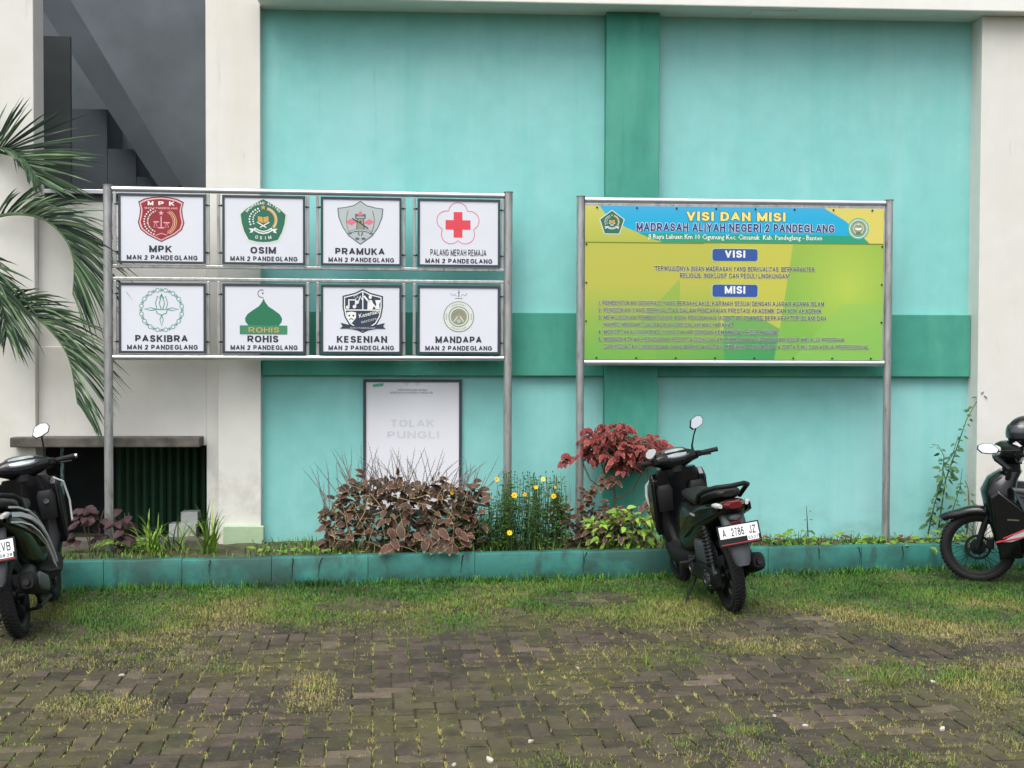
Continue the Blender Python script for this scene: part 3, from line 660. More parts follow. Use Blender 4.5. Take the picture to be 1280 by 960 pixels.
        P.fan(Q(sym(h)), 'ink_dome_green', 1, q(0, -.25)); P.poly([q(-1.0, -.98), q(1.0, -.98), q(1.0, -.60), q(-1.0, -.60)], 'ink_band_green', 2)
        a = q(-.63, -.9); b_ = q(.66, -.68); P.text('ROHIS', a[0], b_[0], a[1], b_[1], 'ink_gold', 3, .01, 1.2)
        P.line([q(-.08+.16*math.cos(R(a_)), .76+.16*math.sin(R(a_))) for a_ in range(60, 300, 20)], .035*k, 'ink_grey_line', 1); P.line(Q([(0, .55), (-.04, .62)]), .02*k, 'ink_grey_line', 1); P.star(q(-.03, .78), .06*k, 'ink_grey_line', 2)
    elif kind == 'KESENIAN':
        h = [(0, 1.0), (.35, .82), (.9, .68), (.9, .2), (.82, -.25), (.62, -.6), (.25, -.85), (0, -.98)]
        P.fan(Q(sym(h)), 'ink_navy', 1); P.line(Q(sym([(x*.9, z*.9) for x, z in h])), .05*k, 'ink_white', 2, True)
        P.line(Q([(0, .88), (0, .05)]), .05*k, 'ink_white', 3); P.line(Q([(-.78, .05), (.78, .05)]), .05*k, 'ink_white', 3)
        P.line(Q([(-.62, .18), (-.62, .5), (-.32, .5), (-.32, .2)]), .07*k, 'ink_white', 4); P.disc(q(-.67, .17), .08*k, 'ink_white', 4, 10); P.disc(q(-.37, .2), .08*k, 'ink_white', 4, 10)
        P.line(Q([(-.2, .42), (-.1, .68), (-.04, .52)]), .05*k, 'ink_white', 4); P.disc(q(-.25, .4), .08*k, 'ink_white', 4, 10); P.line(Q([(-.4, .62), (-.3, .74), (-.2, .62), (-.35, .55)]), .04*k, 'ink_shield_grey', 3)
        P.line(Q([(.05, .68), (.2, .5), (.3, .4)]), .08*k, 'ink_white', 4); P.disc(q(.33, .64), .07*k, 'ink_white', 4, 10, .1*k); P.fan(Q([(.22, .48), (.4, .5), (.5, .25), (.42, .08), (.2, .08)]), 'ink_white', 4)
        P.fan(Q([(.55, .5), (.8, .5), (.72, .3), (.76, .1), (.55, .1), (.6, .3)]), 'ink_white', 4); P.line(Q([(.42, .35), (.6, .15)]), .06*k, 'ink_white', 5)
        P.fan(Q([(-.72, -.06), (-.5, -.02), (-.3, -.06), (-.3, -.3), (-.5, -.55), (-.7, -.3)]), 'ink_white', 4); P.disc(q(-.6, -.2), .045*k, 'ink_navy', 5, 8); P.disc(q(-.42, -.2), .045*k, 'ink_navy', 5, 8); P.line(Q([(-.6, -.38), (-.51, -.33), (-.42, -.38)]), .04*k, 'ink_navy', 5)
        for t_, x0, z0, x1, z1 in (('Kesenian', -.15, -.3, .8, .12), ('MANDAPA', -.05, -.55, .7, -.22)):
            vs, fs, a, b_, c_, d_ = text_geo(t_, .01); kk = (x1-x0)*.95/(b_-a); th = R(14)
            y = P.y-4*P.step; o_ = q(x0, z0)
            P.b.add([(o_[0]+k*kk*((x-a)*math.cos(th)-z*math.sin(th)), y, o_[1]+k*kk*((x-a)*math.sin(th)+z*math.cos(th))) for x, z in vs], fs, P.mi('ink_white' if t_[1] == 'e' else 'ink_shield_grey'))
        P.fan(Q([(-.98, -.52), (-.75, -.6), (-.3, -.66), (0, -.7), (.3, -.66), (.75, -.6), (.98, -.52), (.9, -.68), (1.02, -.78), (.7, -.76), (.3, -.84), (0, -.88), (-.3, -.84), (-.7, -.76), (-1.02, -.78), (-.9, -.68)]), 'ink_navy', 5, q(0, -.77))
        a = q(-.55, -.79); b_ = q(.55, -.71); P.text('MAN 2 PANDEGLANG', a[0], b_[0], a[1], b_[1], 'ink_shield_grey', 6, .01)
    elif kind == 'MANDAPA':
        c2 = (0, -.27)
        P.disc(q(*c2), .7*k, 'ink_olive_line', 1, 36); P.disc(q(*c2), .665*k, 'ink_pale_halo', 2, 36); P.disc(q(*c2), .47*k, 'ink_olive_line', 3, 30); P.disc(q(*c2), .43*k, 'ink_pale_halo', 4, 30); P.disc(q(*c2), .37*k, 'ink_olive', 5, 30)
        for s_ in (-1, 1):
            P.line([q(s_*.05, c2[1]+.02), q(s_*.22, c2[1]-.22)], .045*k, 'ink_pale_halo', 6); P.line([q(s_*.03, c2[1]+.25), q(s_*.25, c2[1]+.05)], .03*k, 'ink_olive_line', 6)
            for zz in (-.1, 0, .1): P.disc(q(s_*.57, c2[1]+zz), .025*k, 'ink_grey_line', 5, 6)
            P.line(Q([(s_*.1, .66), (s_*.2, .76), (s_*.28, .68), (s_*.38, .8)]), .025*k, 'ink_olive_line', 1)
        P.disc(q(0, c2[1]-.2), .09*k, 'ink_shield_grey', 6, 12)
        P.line(Q([(0, .62), (0, .95)]), .04*k, 'ink_grey_line', 1); P.line(Q([(-.05, .82), (.05, .82)]), .03*k, 'ink_grey_line', 2); P.line(Q([(-.17, .56), (.17, .56)]), .025*k, 'ink_grey_line', 1)
        P.arc('GENERASI', q(*c2), .565*k, 125, 55, .06*k, 'ink_olive_line', 5, .01); P.arc('PECINTA ALAM', q(*c2), .565*k, 235, 305, .055*k, 'ink_olive_line', 5, .01, True)
pids = [['MPK', 'OSIM', 'PRAMUKA', 'PMR'], ['PASKIBRA', 'ROHIS', 'KESENIAN', 'MANDAPA']]
erng = [[(245.5, 302.5), (249, 303.5), (251, 306), (253, 308)], [(359, 416), (360, 418.5), (361, 417), (361, 416)]]
ecx = [[201.5, 329, 450.5, 572.5], [202, 329.5, 453.5, 573.5]]
plab = {'MPK': 'maroon shield emblem', 'OSIM': 'green pentagon emblem', 'PRAMUKA': 'grey shield with pink fans and tower', 'PMR': 'red cross inside a pink flower outline', 'PASKIBRA': 'green lotus in a ring of links', 'ROHIS': 'green dome emblem', 'KESENIAN': 'dark blue music and theatre shield', 'MANDAPA': 'pale olive round seal under a crown'}
for r_ in (0, 1):
    for c_ in range(4):
        a0, a1, _, _ = cols[c_]; x0 = LP(a0, 300)[0]; x1 = LP(a1, 300)[0]; z1, z0 = (r1t, r1b) if r_ == 0 else (r2t, r2b)
        b = MB(); b.box(x0, x1, -.020, -.002, z0, z1); pn = b.build('panel', 'panel_white', lb, bev=.002); pn['label'] = 'white panel with ' + plab[pids[r_][c_]]
        b = MB(); e = .015
        b.box(x0-.004, x1+.004, -.027, -.003, z1-e, z1+.004); b.box(x0-.004, x1+.004, -.027, -.003, z0-.004, z0+e); b.box(x0-.004, x0+e, -.0268, -.003, z0+e, z1-e); b.box(x1-e, x1+.004, -.0268, -.003, z0+e, z1-e)
        b.build('edge_trim', 'dark_rim', pn)
        for bx in (x0-.012, x1+.012):
            for fz in (.16, .85):
                if bolt_me is None: o = bolt.build('bolt', 'bolt_black', pn, loc=(bx, -.012, z0+(z1-z0)*fz)); bolt_me = o.data
                else: inst('bolt', bolt_me, pn, Matrix.Translation((bx, -.012, z0+(z1-z0)*fz)))
        P = Print(-.0206)
        ey = erng[r_][c_]; ct = LP(ecx[r_][c_], (ey[0]+ey[1])/2); kk = (LP(ecx[r_][c_], ey[0])[1]-LP(ecx[r_][c_], ey[1])[1])/2
        emblem(pids[r_][c_], P, ct, kk); P.build('emblem', pn)
        P = Print(-.0206); hh = z1-z0
        ta, tb = tw[r_][c_]; P.text(titles[r_][c_], LP(ta, 315)[0], LP(tb, 315)[0], z0+hh*.155, z0+hh*.255, 'ink_dark', 1, .045 if c_ != 3 or r_ else .02); P.build('title_line', pn); P = Print(-.0206)
        xm = (x0+x1)/2; P.text('MAN 2 PANDEGLANG', xm-(x1-x0)*.41, xm+(x1-x0)*.41, z0+hh*.045, z0+hh*.115, 'ink_dark', 1, .045); P.build('text_line', pn)

# ================================================================== RIGHT SIGN BOARD
A = at(724.5, 560, 10.70); RF = Frame(A.x, 10.70, R(4.0))
rb = empty('sign_board', (A.x, 10.70, 0), RF.rz, 'right board printed with text lines on green and blue, on two steel posts', 'sign board', 'sign boards in the flower bed')
def RP(px, py, yl=-.02): return RF.hit(px, py, yl)
xR2 = RP(1108, 560, 0)[0]
zt2 = (RP(724, 245, 0)[1]+RP(1110, 252, 0)[1])/2
post(0, zt2, rb, .034); post(xR2, zt2, rb, .034)
zz1 = (RP(730, 251)[1]+RP(1100, 256)[1])/2; zz2 = (RP(730, 452)[1]+RP(1100, 455)[1])/2
rail(zz1+.012, .034, xR2-.034, .026, rb, 'steel_bright', sq=False); rail(zz1-.026, .034, xR2-.034, .013, rb, 'steel'); rail(zz2, .034, xR2-.034, .026, rb, 'steel_bright', sq=False)
bx0, bx1 = RP(731, 350)[0], RP(1104, 350)[0]; bz1 = zz1-.036; bz0 = zz2+.024
for q0, q1 in ((.034, bx0), (bx1, xR2-.034)): b = MB(); b.box(q0, q1, -.014, .014, bz0, bz1); b.build('side_bar', 'steel', rb, bev=.004)
b = MB(); b.box(bx0, bx1, -.018, .0, bz0, bz1); face = b.build('board_face', 'panel_white', rb)
# printed background as a coloured grid
nx, nz_ = 420, 220
def bgcol(px, py):
    """printed artwork in the photograph's board coordinates"""
    def mix(a, b, t): t = max(0, min(1, t)); return tuple(a[i]+(b[i]-a[i])*t for i in range(3))
    hb = 302+(px-730)*.006
    if py < hb:
        curve = [(744, 250), (756.6, 267), (780, 283), (811, 297), (832, 304)]
        xl = 744
        for (xa, ya), (xb, yb) in zip(curve, curve[1:]):
            if ya <= py <= yb: xl = xa+(xb-xa)*(py-ya)/(yb-ya)
        if py > 304: xl = 832
        c2 = [(1022, 255), (1057, 276), (1091, 308)]; xr = 1022
        for (xa, ya), (xb, yb) in zip(c2, c2[1:]):
            if ya <= py <= yb: xr = xa+(xb-xa)*(py-ya)/(yb-ya)
        if px < xl: return mix((196, 192, 96), (168, 176, 70), (py-255)/50)
        if px > xr: return (208, 196, 98)
        gl = 291.5+(px-800)*.0135
        if py > gl: return (34, 150, 116)
        return mix((60, 164, 208), (22, 164, 206), (py-258)/20)
    if abs(py-hb-.9) < .9: return (104, 124, 40)
    t = (py-303)/146; s_ = (px-730)/375
    base = mix((178, 178, 66), (92, 164, 66), max(0, (t-.35)*1.5)*(1.0-.2*s_))
    xb = 991-(py-308)*.157 if py < 411 else 974-(py-411)*.16
    if px > xb:
        base = mix((146, 178, 62), (116, 176, 70), t*1.2); d = math.hypot((px-1060)/70, (py-360)/80); base = mix((172, 196, 70), base, d)
        if px+py*.9 > 1395 and py > 380: base = mix(base, (134, 188, 82), .6)
    else:
        if px > 900 and t < .75: base = mix(base, (190, 188, 66), .75)
        if py > 350+abs(848-px)*1.1 and px < 850 and px > 800: base = mix(base, (112, 166, 66), .45)
        if 905 < px and py > 372+(px-905)*.56 and py > 395: base = mix(base, (56, 150, 92), .6)
        if px > 860 and py > 425: base = mix(base, (34, 140, 86), .45*(px-860)/110)
        if py > 400 and px < 820: base = mix(base, (128, 178, 70), .3)
    gcol = sum(base)/3; return tuple(x+(gcol+22-x)*.08 for x in base)
vs = []; cols_ = []
inv_a = RP(731, 256); inv_b = RP(1104, 452)
def back(u, z):
    wv = RF.o + Vector((RF.c*u+RF.s*.02, RF.s*u-RF.c*.02, z)); return cam_px(wv)
for j in range(nz_+1):
    for i in range(nx+1):
        u = bx0+(bx1-bx0)*i/nx; z = bz0+(bz1-bz0)*j/nz_; vs.append((u, -.0184, z)); cc = bgcol(*back(u, z)); cols_ += [lin(c) for c in cc]+[1.0]
b = MB(); b.add(vs, [(j*(nx+1)+i, j*(nx+1)+i+1, (j+1)*(nx+1)+i+1, (j+1)*(nx+1)+i) for j in range(nz_) for i in range(nx)])
m = bpy.data.materials.new('board_print'); m.use_nodes = True; pb = m.node_tree.nodes['Principled BSDF']; pb.inputs['Roughness'].default_value = .35
va = m.node_tree.nodes.new('ShaderNodeVertexColor'); va.layer_name = 'ink'; m.node_tree.links.new(va.outputs[0], pb.inputs['Base Color']); MATS['board_print'] = m
art = b.build('printed_background', 'board_print', face); ca_ = art.data.color_attributes.new('ink', 'FLOAT_COLOR', 'POINT'); ca_.data.foreach_set('color', cols_)
def rt(t, x0, x1, y0, y1, m, bold=0.0, halo=None, hb=.05, lay=3, sp=1.0):
    P = Print(-.0190); ym = (y0+y1)/2; xm = (x0+x1)/2; a = RP(x0, ym+0); c = RP(x1, ym); mid = RP(xm, ym+(x1-x0)*.004)[1]; h = (RP(xm, y0)[1]-RP(xm, y1)[1])/2
    if halo: P.text(t, a[0], c[0], mid-h, mid+h, halo, lay-1, bold, sp, halo=hb)
    P.text(t, a[0], c[0], mid-h, mid+h, m, lay, bold, sp); P.build('text_line', face)
rt('VISI DAN MISI', 858, 982, 264.8, 276, 'ink_yellow_text', .05, 'ink_dark', .04)
rt('MADRASAH ALIYAH NEGERI 2 PANDEGLANG', 795.5, 1043, 278.6, 289, 'ink_navy_text', .04, 'ink_white', .05)
rt('Jl Raya Labuan Km 10 Cigunung Kec. Cimanuk  Kab. Pandeglang - Banten', 810, 1027.5, 292.6, 300.5, 'ink_white', .015)
for (t_, y0, y1) in (('VISI', 311.5, 326), ('MISI', 356, 371)):
    a = RP(890.5, y1); c = RP(947, y0); r_ = .02; dz2 = -.012
    pts = []
    for (cx, cz, a0) in ((c[0]-r_, c[1]-r_, 0), (a[0]+r_, c[1]-r_, 90), (a[0]+r_, a[1]+r_, 180), (c[0]-r_, a[1]+r_, 270)):
        pts += [(cx+r_*math.cos(R(a0+i*30)), cz+r_*math.sin(R(a0+i*30))) for i in range(4)]
    cen = ((a[0]+c[0])/2, (a[1]+c[1])/2); P = Print(-.0190)
    P.fan([((x-cen[0])*1.03+cen[0], (z-cen[1])*1.10+cen[1]) for x, z in pts], 'ink_pale_green', 1); P.fan(pts, 'ink_box_blue', 2); P.build('heading_box', face)
    rt(t_, 906, 931.5, y0+1.5, y1-4, 'ink_white', .04)
lines = [('"TERWUJUDNYA INSAN MADRASAH YANG BERKUALITAS, BERKARAKTER,', 817.5, 1019.5, 332.6, 338.2), ('RELIGIUS, INSKLUSIF DAN PEDULI LINGKUNGAN"', 850, 987, 341.4, 347),
 ('1. PEMBENTUKAN GENERASI YANG BERAKHLAKUL KARIMAH SESUAI DENGAN AJARAN AGAMA ISLAM', 748, 1030, 375.4, 381), ('2. PENDIDIKAN YANG BERKUALITAS DALAM PENCAPAIAN PRESTASI AKADEMIK DAN NON AKADEMIK', 748, 1027, 384.4, 390),
 ('3. MEWUJUDKAN PEMBENTUKAN AGEN PERUBAHAN (AGENT OF CHANGE) BERKARAKTER ISLAMI DAN', 748, 1032.5, 393.4, 399), ('MAMPU MENGAKTUALISASIKAN DIRI DALAM MASYARAKAT', 754.5, 917, 402.6, 408),
 ('4. MENCIPTAKAN GENERASI YANG CAKAP DENGAN KEMAMPUAN HIDUP MANDIRI', 748, 972.5, 411.6, 417), ('5. MENINGKATKAN KESADARAN PESERTA DIDIK DALAM MEMELIHARA LINGKUNGAN HIDUP MELALUI PROGRAM', 748, 1055, 420.6, 426),
 ('DAN KEGIATAN LINGKUNGAN YANG BERKELANJUTAN, MENINGKATKAN BUDAYA CINTA ILMU DAN KERJA PROFESSIONAL', 754.5, 1086, 429.6, 435.2)]
for l in lines: rt(l[0], l[1], l[2], l[3]-.2, l[4]+.2, 'ink_text_black', .018, 'ink_white', .045)
P = Print(-.0190); c = RP(765, 278); emblem('crest', P, c, RP(765, 263.5)[1]-c[1]); P.build('emblem', face)
P = Print(-.0190); c = RP(1073, 286); k = (RP(1073, 273)[1]-c[1])
P.disc(c, k*1.05, 'ink_teal_badge', 1, 20); P.ring(c, k*.86, k*.1, 'ink_pale_halo', 2); P.disc(c, k*.72, 'ink_olive', 2); P.ring(c, k*.48, k*.12, 'ink_pale_green', 3, a0=-60, a1=240)
P.fan([(c[0]-.3*k, c[1]+.12*k), (c[0], c[1]+.05*k), (c[0]+.3*k, c[1]+.12*k), (c[0]+.3*k, c[1]-.1*k), (c[0], c[1]-.17*k), (c[0]-.3*k, c[1]-.1*k)], 'ink_white', 4); P.star((c[0], c[1]+.42*k), .12*k, 'ink_white', 4); P.poly([(c[0]-.25*k, c[1]-.55*k), (c[0]+.25*k, c[1]-.55*k), (c[0]+.2*k, c[1]-.3*k), (c[0]-.2*k, c[1]-.3*k)], 'ink_band_green', 3)
P.build('emblem', face)
sc = MB(); sc.lathe([(0, -.004), (.008, -.004), (.008, .002)], (0, 0, 0), 8); sme = None
spots = [(bx0+(bx1-bx0)*(i+.3)/7.6, z) for i in range(8) for z in (bz0+.015, bz1-.015)]+[(x, bz0+(bz1-bz0)*k/4) for k in (1, 2, 3) for x in (bx0+.012, bx1-.012)]
for (x, z) in spots:
    if sme is None: sme = sc.build('screw', 'bolt_black', face, loc=(x, -.02, z)).data
    else: inst('screw', sme, face, Matrix.Translation((x, -.02, z)))

# ================================================================== MOTORCYCLES  (local: x forward, y left, z up, origin at the rear tyre's contact)
def wheel(parent, name, x, rad, w_, spokes='cast', rim_m='matte_black', drum=.05):
    t = MB(); c = (x, 0, rad); rw = rad-.058
    prof = []
    for i in range(17):
        a = R(-205+i*230/16) - 0
        a = R(-115+i*230/16)
        prof.append((rad-.036+.036*math.cos(a)*1.0, w_/2*math.sin(a)/math.sin(R(90))))
    prof = [(rw, -w_*.36)]+prof+[(rw, w_*.36)]
    t.lathe(prof, c, 56, closed=True); tyre = t.build('tyre', 'rubber', parent, smooth=True)
    tr = MB()
    for k in range(54):
        for s_ in (-1, 1):
            a = 2*PI*(k+(.5 if s_ > 0 else 0))/54; M = Matrix.Translation(c) @ Matrix.Rotation(a, 4, 'Y') @ Matrix.Translation((0, s_*w_*.23, rad-.0005)) @ Matrix.Rotation(s_*.6, 4, 'Z') @ Matrix.Rotation(-s_*.32, 4, 'X')
            tr.cbox((0, 0, 0), (.012, w_*.40, .006), 0, M)
    tag(tr.build('tread', 'rubber', tyre), kind='stuff')
    r_ = MB(); r_.lathe([(rw+.006, -w_*.40), (rw+.006, -w_*.34), (rw-.012, -w_*.26), (rw-.016, 0), (rw-.012, w_*.26), (rw+.006, w_*.34), (rw+.006, w_*.40), (rw-.006, w_*.40), (rw-.024, w_*.26), (rw-.028, 0), (rw-.024, -w_*.26), (rw-.006, -w_*.40)], c, 48, closed=True)
    rim = r_.build('rim', rim_m, parent, smooth=True)
    h = MB(); h.lathe([(0, -.07), (.022, -.07), (.026, -.03), (drum, -.026), (drum, .026), (.026, .03), (.022, .07), (0, .07)], c, 20); h.build('hub', 'dark_metal', parent, smooth=True)
    if spokes == 'cast':
        for k in range(5):
            a = 2*PI*k/5+.3; sp = MB()
            for d in (-.13, .13):
                p0 = (x+.03*math.cos(a), 0, rad+.03*math.sin(a)); p1 = (x+(rw-.015)*math.cos(a+d), 0, rad+(rw-.015)*math.sin(a+d)); sp.tube([p0, p1], [.013, .009], 8)
            sp.build('spoke', rim_m, rim, smooth=True)
    else:
        for k in range(36):
            a = 2*PI*k/36; s_ = 1 if k % 2 else -1; d = .55*(1 if (k//2) % 2 else -1)
            sp = MB(); sp.tube([(x+drum*math.cos(a+d), s_*.022, rad+drum*math.sin(a+d)), (x+(rw-.02)*math.cos(a), 0, rad+(rw-.02)*math.sin(a))], .0021, 5, cap=False); sp.build('spoke', 'dark_metal', rim)

def arc_fender(parent, name, m, x, zc, r0, a0, a1, w_, th=.006, n=14, beak=0.0, dy=.03):
    b = MB(); rings = []
    for i in range(n+1):
        f = i/n; a = R(a0+(a1-a0)*f); ww = w_/2*(1-.45*abs(2*f-1)**3); r = r0+beak*max(0, 1-f*4)
        ca2, sa2 = math.cos(a), math.sin(a); out = []
        pr = [(-ww, -.045), (-ww*.97, -.012), (-ww*.6, .006), (0, .012), (ww*.6, .006), (ww*.97, -.012), (ww, -.045)]
        for (y, d) in pr: out.append((x+(r+d)*ca2, y, zc+(r+d)*sa2))
        for (y, d) in reversed(pr): out.append((x+(r+d-th)*ca2, y*.94, zc+(r+d-th)*sa2))
        rings.append(out)
    b.loft(rings); return b.build(name, m, parent, smooth=True, ang=50)

def mirror(parent, base, tip, face_dir, w_=.135, h_=.088, tilt=0.0, flip=1):
    base, tip = Vector(base), Vector(tip); mo = MB(); mid = (base+tip)/2+Vector((.012, 0, .02)); mo.tube([base, base+Vector((0, 0, .035)), mid, tip], [.011, .008, .0055, .0065], 8)
    q = Vector(face_dir).normalized().to_track_quat('Z', 'Y').to_matrix().to_4x4(); M = Matrix.Translation(tip+Vector((0, 0, h_*.35))) @ q @ Matrix.Rotation(tilt, 4, 'Z')
    ol = [(-.5, -.1), (-.42, -.42), (-.1, -.5), (.3, -.42), (.5, -.05), (.46, .3), (.2, .5), (-.2, .44)]
    ol = [(x*flip, y) for x, y in ol]
    if flip < 0: ol.reverse()
    def rg(s_, z): return [(x*w_*s_, y*h_*s_, z) for x, y in ol]
    hd = MB(); hd.loft([rg(.55, -.034), rg(.9, -.02), rg(1.0, 0), rg(1.0, .008), rg(.94, .010)], M=M)
    o = mo.build('mirror_arm', 'matte_black', parent, smooth=True); h2 = hd.build('mirror', 'matte_black', parent, smooth=True, ang=50)
    gl = MB(); gl.loft([rg(.90, .0105), rg(.90, .0125)], M=M); gl.build('mirror_glass', 'mirror_glass', h2)

def plate(parent, loc, rot, rows, w_=.275, h_=.125):
    M = Matrix.Translation(loc) @ Euler(rot).to_matrix().to_4x4()        # plate faces local -y, up z
    o = MB().box(-w_/2-.012, w_/2+.012, 0, .010, -h_/2-.01, h_/2+.01); ob = o.build('number_plate', 'matte_black', parent, bev=.004); ob.matrix_local = M
    P = Print(-.001)
    P.poly([(-w_/2, -h_/2+.045), (w_/2, -h_/2+.045), (w_/2, h_/2), (-w_/2, h_/2)], 'plate_white', 1); P.poly([(.05, -h_/2+.012), (w_/2-.008, -h_/2+.012), (w_/2-.008, -h_/2+.044), (.05, -h_/2+.044)], 'plate_white', 1)
    P.poly([(-w_/2, -h_/2+.002), (w_/2, -h_/2+.002), (w_/2, -h_/2+.008), (-w_/2, -h_/2+.008)], 'ink_plate_red', 1)
    for (t_, a, b_, z0, z1) in rows: P.text(t_, a, b_, z0, z1, 'ink_text_dark', 2, .012)
    P.build('lettering', ob)
mat('ink_text_dark', srgb(30, 32, 40), .5)

def place_bike(name, rear, heading, lean, label):
    e = empty(name, (rear[0], rear[1], 0), heading, label, 'motorcycle', 'motorcycles parked nose to the kerb', rx=lean); return e

def scooter(root, rows, stripes=False, mir=None):
    T = root
    rd = .252; WB = 1.19
    fw = empty('front_wheel', (0, 0, 0)); fw.parent = T; wheel(fw, 'f', WB, rd, .082, 'cast', 'dark_metal')
    rwh = empty('rear_wheel', (0, 0, 0)); rwh.parent = T; wheel(rwh, 'r', 0, rd, .092, 'cast', 'dark_metal')
    for s_ in (-1, 1):
        b = MB(); b.tube([(WB+.005, s_*.062, rd), (WB-.04, s_*.062, .48), (WB-.10, s_*.062, .62)], [.02, .018, .016], 10); b.build('fork_leg', 'dark_metal', T, smooth=True)
    arc_fender(T, 'front_fender', 'gloss_black', WB, rd, rd+.03, 8, 150, .13, beak=.03)
    # leg shield / apron
    b = MB(); b.loft([ringz(.30, .94, 0, .09, .13), ringz(.40, .98, 0, .11, .16, ax2=.10), ringz(.52, .99, 0, .14, .205, ax2=.07), ringz(.64, .98, 0, .17, .212, ax2=.06), ringz(.76, .97, 0, .15, .216, ax2=.05), ringz(.86, .95, 0, .12, .195, ax2=.05), ringz(.93, .94, 0, .08, .15, ax2=.05)])
    b.build('leg_shield', 'gloss_black', T, smooth=True)
    for s_ in (-1, 1):
        b = MB(); pr = [(.885, .86), (.93, .91), (1.06, .76), (1.02, .55), (.93, .43), (.90, .60)]
        b.loft([[(x+.02, s_*.165, z) for x, z in pr], [(x+.010, s_*.205, z) for x, z in pr], [(x*.86+.146, s_*.222, z*.86+.095) for x, z in pr]])
        b.build('side_wing', 'gloss_black', T, smooth=True, ang=30, bev=.006)
        b = MB(); b.loft([ringz(.62, .90, s_*.13, .02, .055, 14), ringz(.78, .885, s_*.13, .035, .065, 14), ringz(.82, .89, s_*.13, .02, .05, 14)]); b.build('inner_pocket', 'matte_black', T, smooth=True)
    b = MB(); b.lathe([(0, 0), (.017, 0), (.021, .006), (.017, .01), (0, .01)], (0, 0, 0), 16, M=Matrix.Translation((.852, -.13, .745)) @ Matrix.Rotation(-PI/2, 4, 'Z')); b.build('key_lock', 'chrome', T, smooth=True)
    b = MB(); b.tube([(.85, 0, .70), (.825, 0, .69), (.825, 0, .67)], .005, 6); b.build('bag_hook', 'dark_metal', T, smooth=True)
    # floorboard
    b = MB(); b.loft([ringx(.42, 0, .31, .13, .08), ringx(.56, 0, .30, .175, .085), ringx(.75, 0, .30, .185, .08), ringx(.94, 0, .32, .16, .09)]); b.build('floorboard', 'matte_black', T, smooth=True)
    # body / tail fairing
    b = MB(); b.loft([ringx(-.36, 0, .80, .045, .022), ringx(-.33, 0, .79, .085, .04), ringx(-.24, 0, .765, .115, .062), ringx(-.10, 0, .725, .138, .09), ringx(.05, 0, .665, .152, .14), ringx(.22, 0, .60, .152, .17), ringx(.36, 0, .56, .145, .185), ringx(.48, 0, .535, .15, .22), ringx(.60, 0, .52, .145, .23), ringx(.69, 0, .50, .125, .21), ringx(.73, 0, .47, .09, .16)])
    b.build('body_cover', 'gloss_black', T, smooth=True)
    for s_ in (-1, 1):
        b = MB(); pr = [(-.30, .795), (-.05, .755), (.25, .665), (.46, .56), (.50, .50), (.40, .49), (.15, .60), (-.12, .69), (-.30, .745)]
        yo = lambda x: .118+.04*min(1, max(0, (x+.36)/.4))
        b.loft([[(x, s_*(yo(x)-.02), z) for x, z in pr], [(x, s_*(yo(x)+.008), z-.002) for x, z in pr], [(x*.94, s_*(yo(x)+.014), z*.95+.034) for x, z in pr]]); b.build('side_panel', 'gloss_black', T, smooth=True, ang=35)
        if stripes:
            for (o_, wd, mm) in ((0.0, .030, 'stripe_silver'), (.048, .012, 'stripe_silver'), (-.046, .008, 'ink_white')):
                c = [(-.33, .80), (-.15, .775), (.05, .725), (.25, .655), (.42, .56), (.54, .44), (.60, .36)]
                b = MB(); L1 = [(x, s_*(yo(x)+.030-.012*abs(o_)*20), z+o_+wd/2) for x, z in c]; L2 = [(x, s_*(yo(x)+.030-.012*abs(o_)*20), z+o_-wd/2) for x, z in c]
                n = len(c); b.add(L1+L2+[(p[0], p[1]-s_*.012, p[2]) for p in L1]+[(p[0], p[1]-s_*.012, p[2]) for p in L2], [(i, i+1, n+i+1, n+i) for i in range(n-1)]+[(2*n+i, 2*n+i+1, i+1, i) for i in range(n-1)]+[(n+i, n+i+1, 3*n+i+1, 3*n+i) for i in range(n-1)]); b.build('stripe', mm, T)
    if stripes:
        for s_ in (-1, 1):
            c = [(.88, s_*.20, .90), (.90, s_*.26, .86), (.93, s_*.275, .72), (.92, s_*.27, .58)]; b = MB(); b.tube(c, .007, 6); b.build('shield_edge_trim', 'stripe_silver', T, smooth=True)
    if not stripes:
        b = MB(); b.tube([(1.10, .16, .86), (1.13, .20, .80), (1.12, .215, .72), (1.09, .21, .64)], [.008, .014, .012, .005], 8); b.build('front_trim', 'stripe_silver', T, smooth=True)
        b = MB(); b.cbox((.10, .168, .70), (.10, .003, .016)); b.build('badge', 'stripe_silver', T)
    # seat
    b = MB(); b.loft([ringx(-.27, 0, .865, .05, .02), ringx(-.24, 0, .863, .09, .035), ringx(-.12, 0, .845, .128, .048), ringx(.02, 0, .815, .138, .05), ringx(.12, 0, .79, .138, .05), ringx(.20, 0, .785, .135, .05), ringx(.34, 0, .785, .12, .05), ringx(.50, 0, .785, .10, .045), ringx(.62, 0, .775, .075, .035), ringx(.68, 0, .76, .04, .015)])
    b.build('seat', 'seat_vinyl', T, smooth=True)
    b = MB(); b.tube([(-.02, .155, .80), (-.12, .168, .865), (-.22, .155, .90), (-.31, .10, .925), (-.34, 0, .925), (-.31, -.10, .925), (-.22, -.155, .90), (-.12, -.168, .865), (-.02, -.155, .80)], .017, 10); b.build('grab_rail', 'matte_black', T, smooth=True)
    # lamps
    b = MB(); b.loft([ringx(-.30, 0, .80, .09, .030, 16), ringx(-.345, 0, .797, .072, .030, 16), ringx(-.37, 0, .797, .045, .022, 16)]); b.build('tail_lamp', 'lamp_red', T, smooth=True)
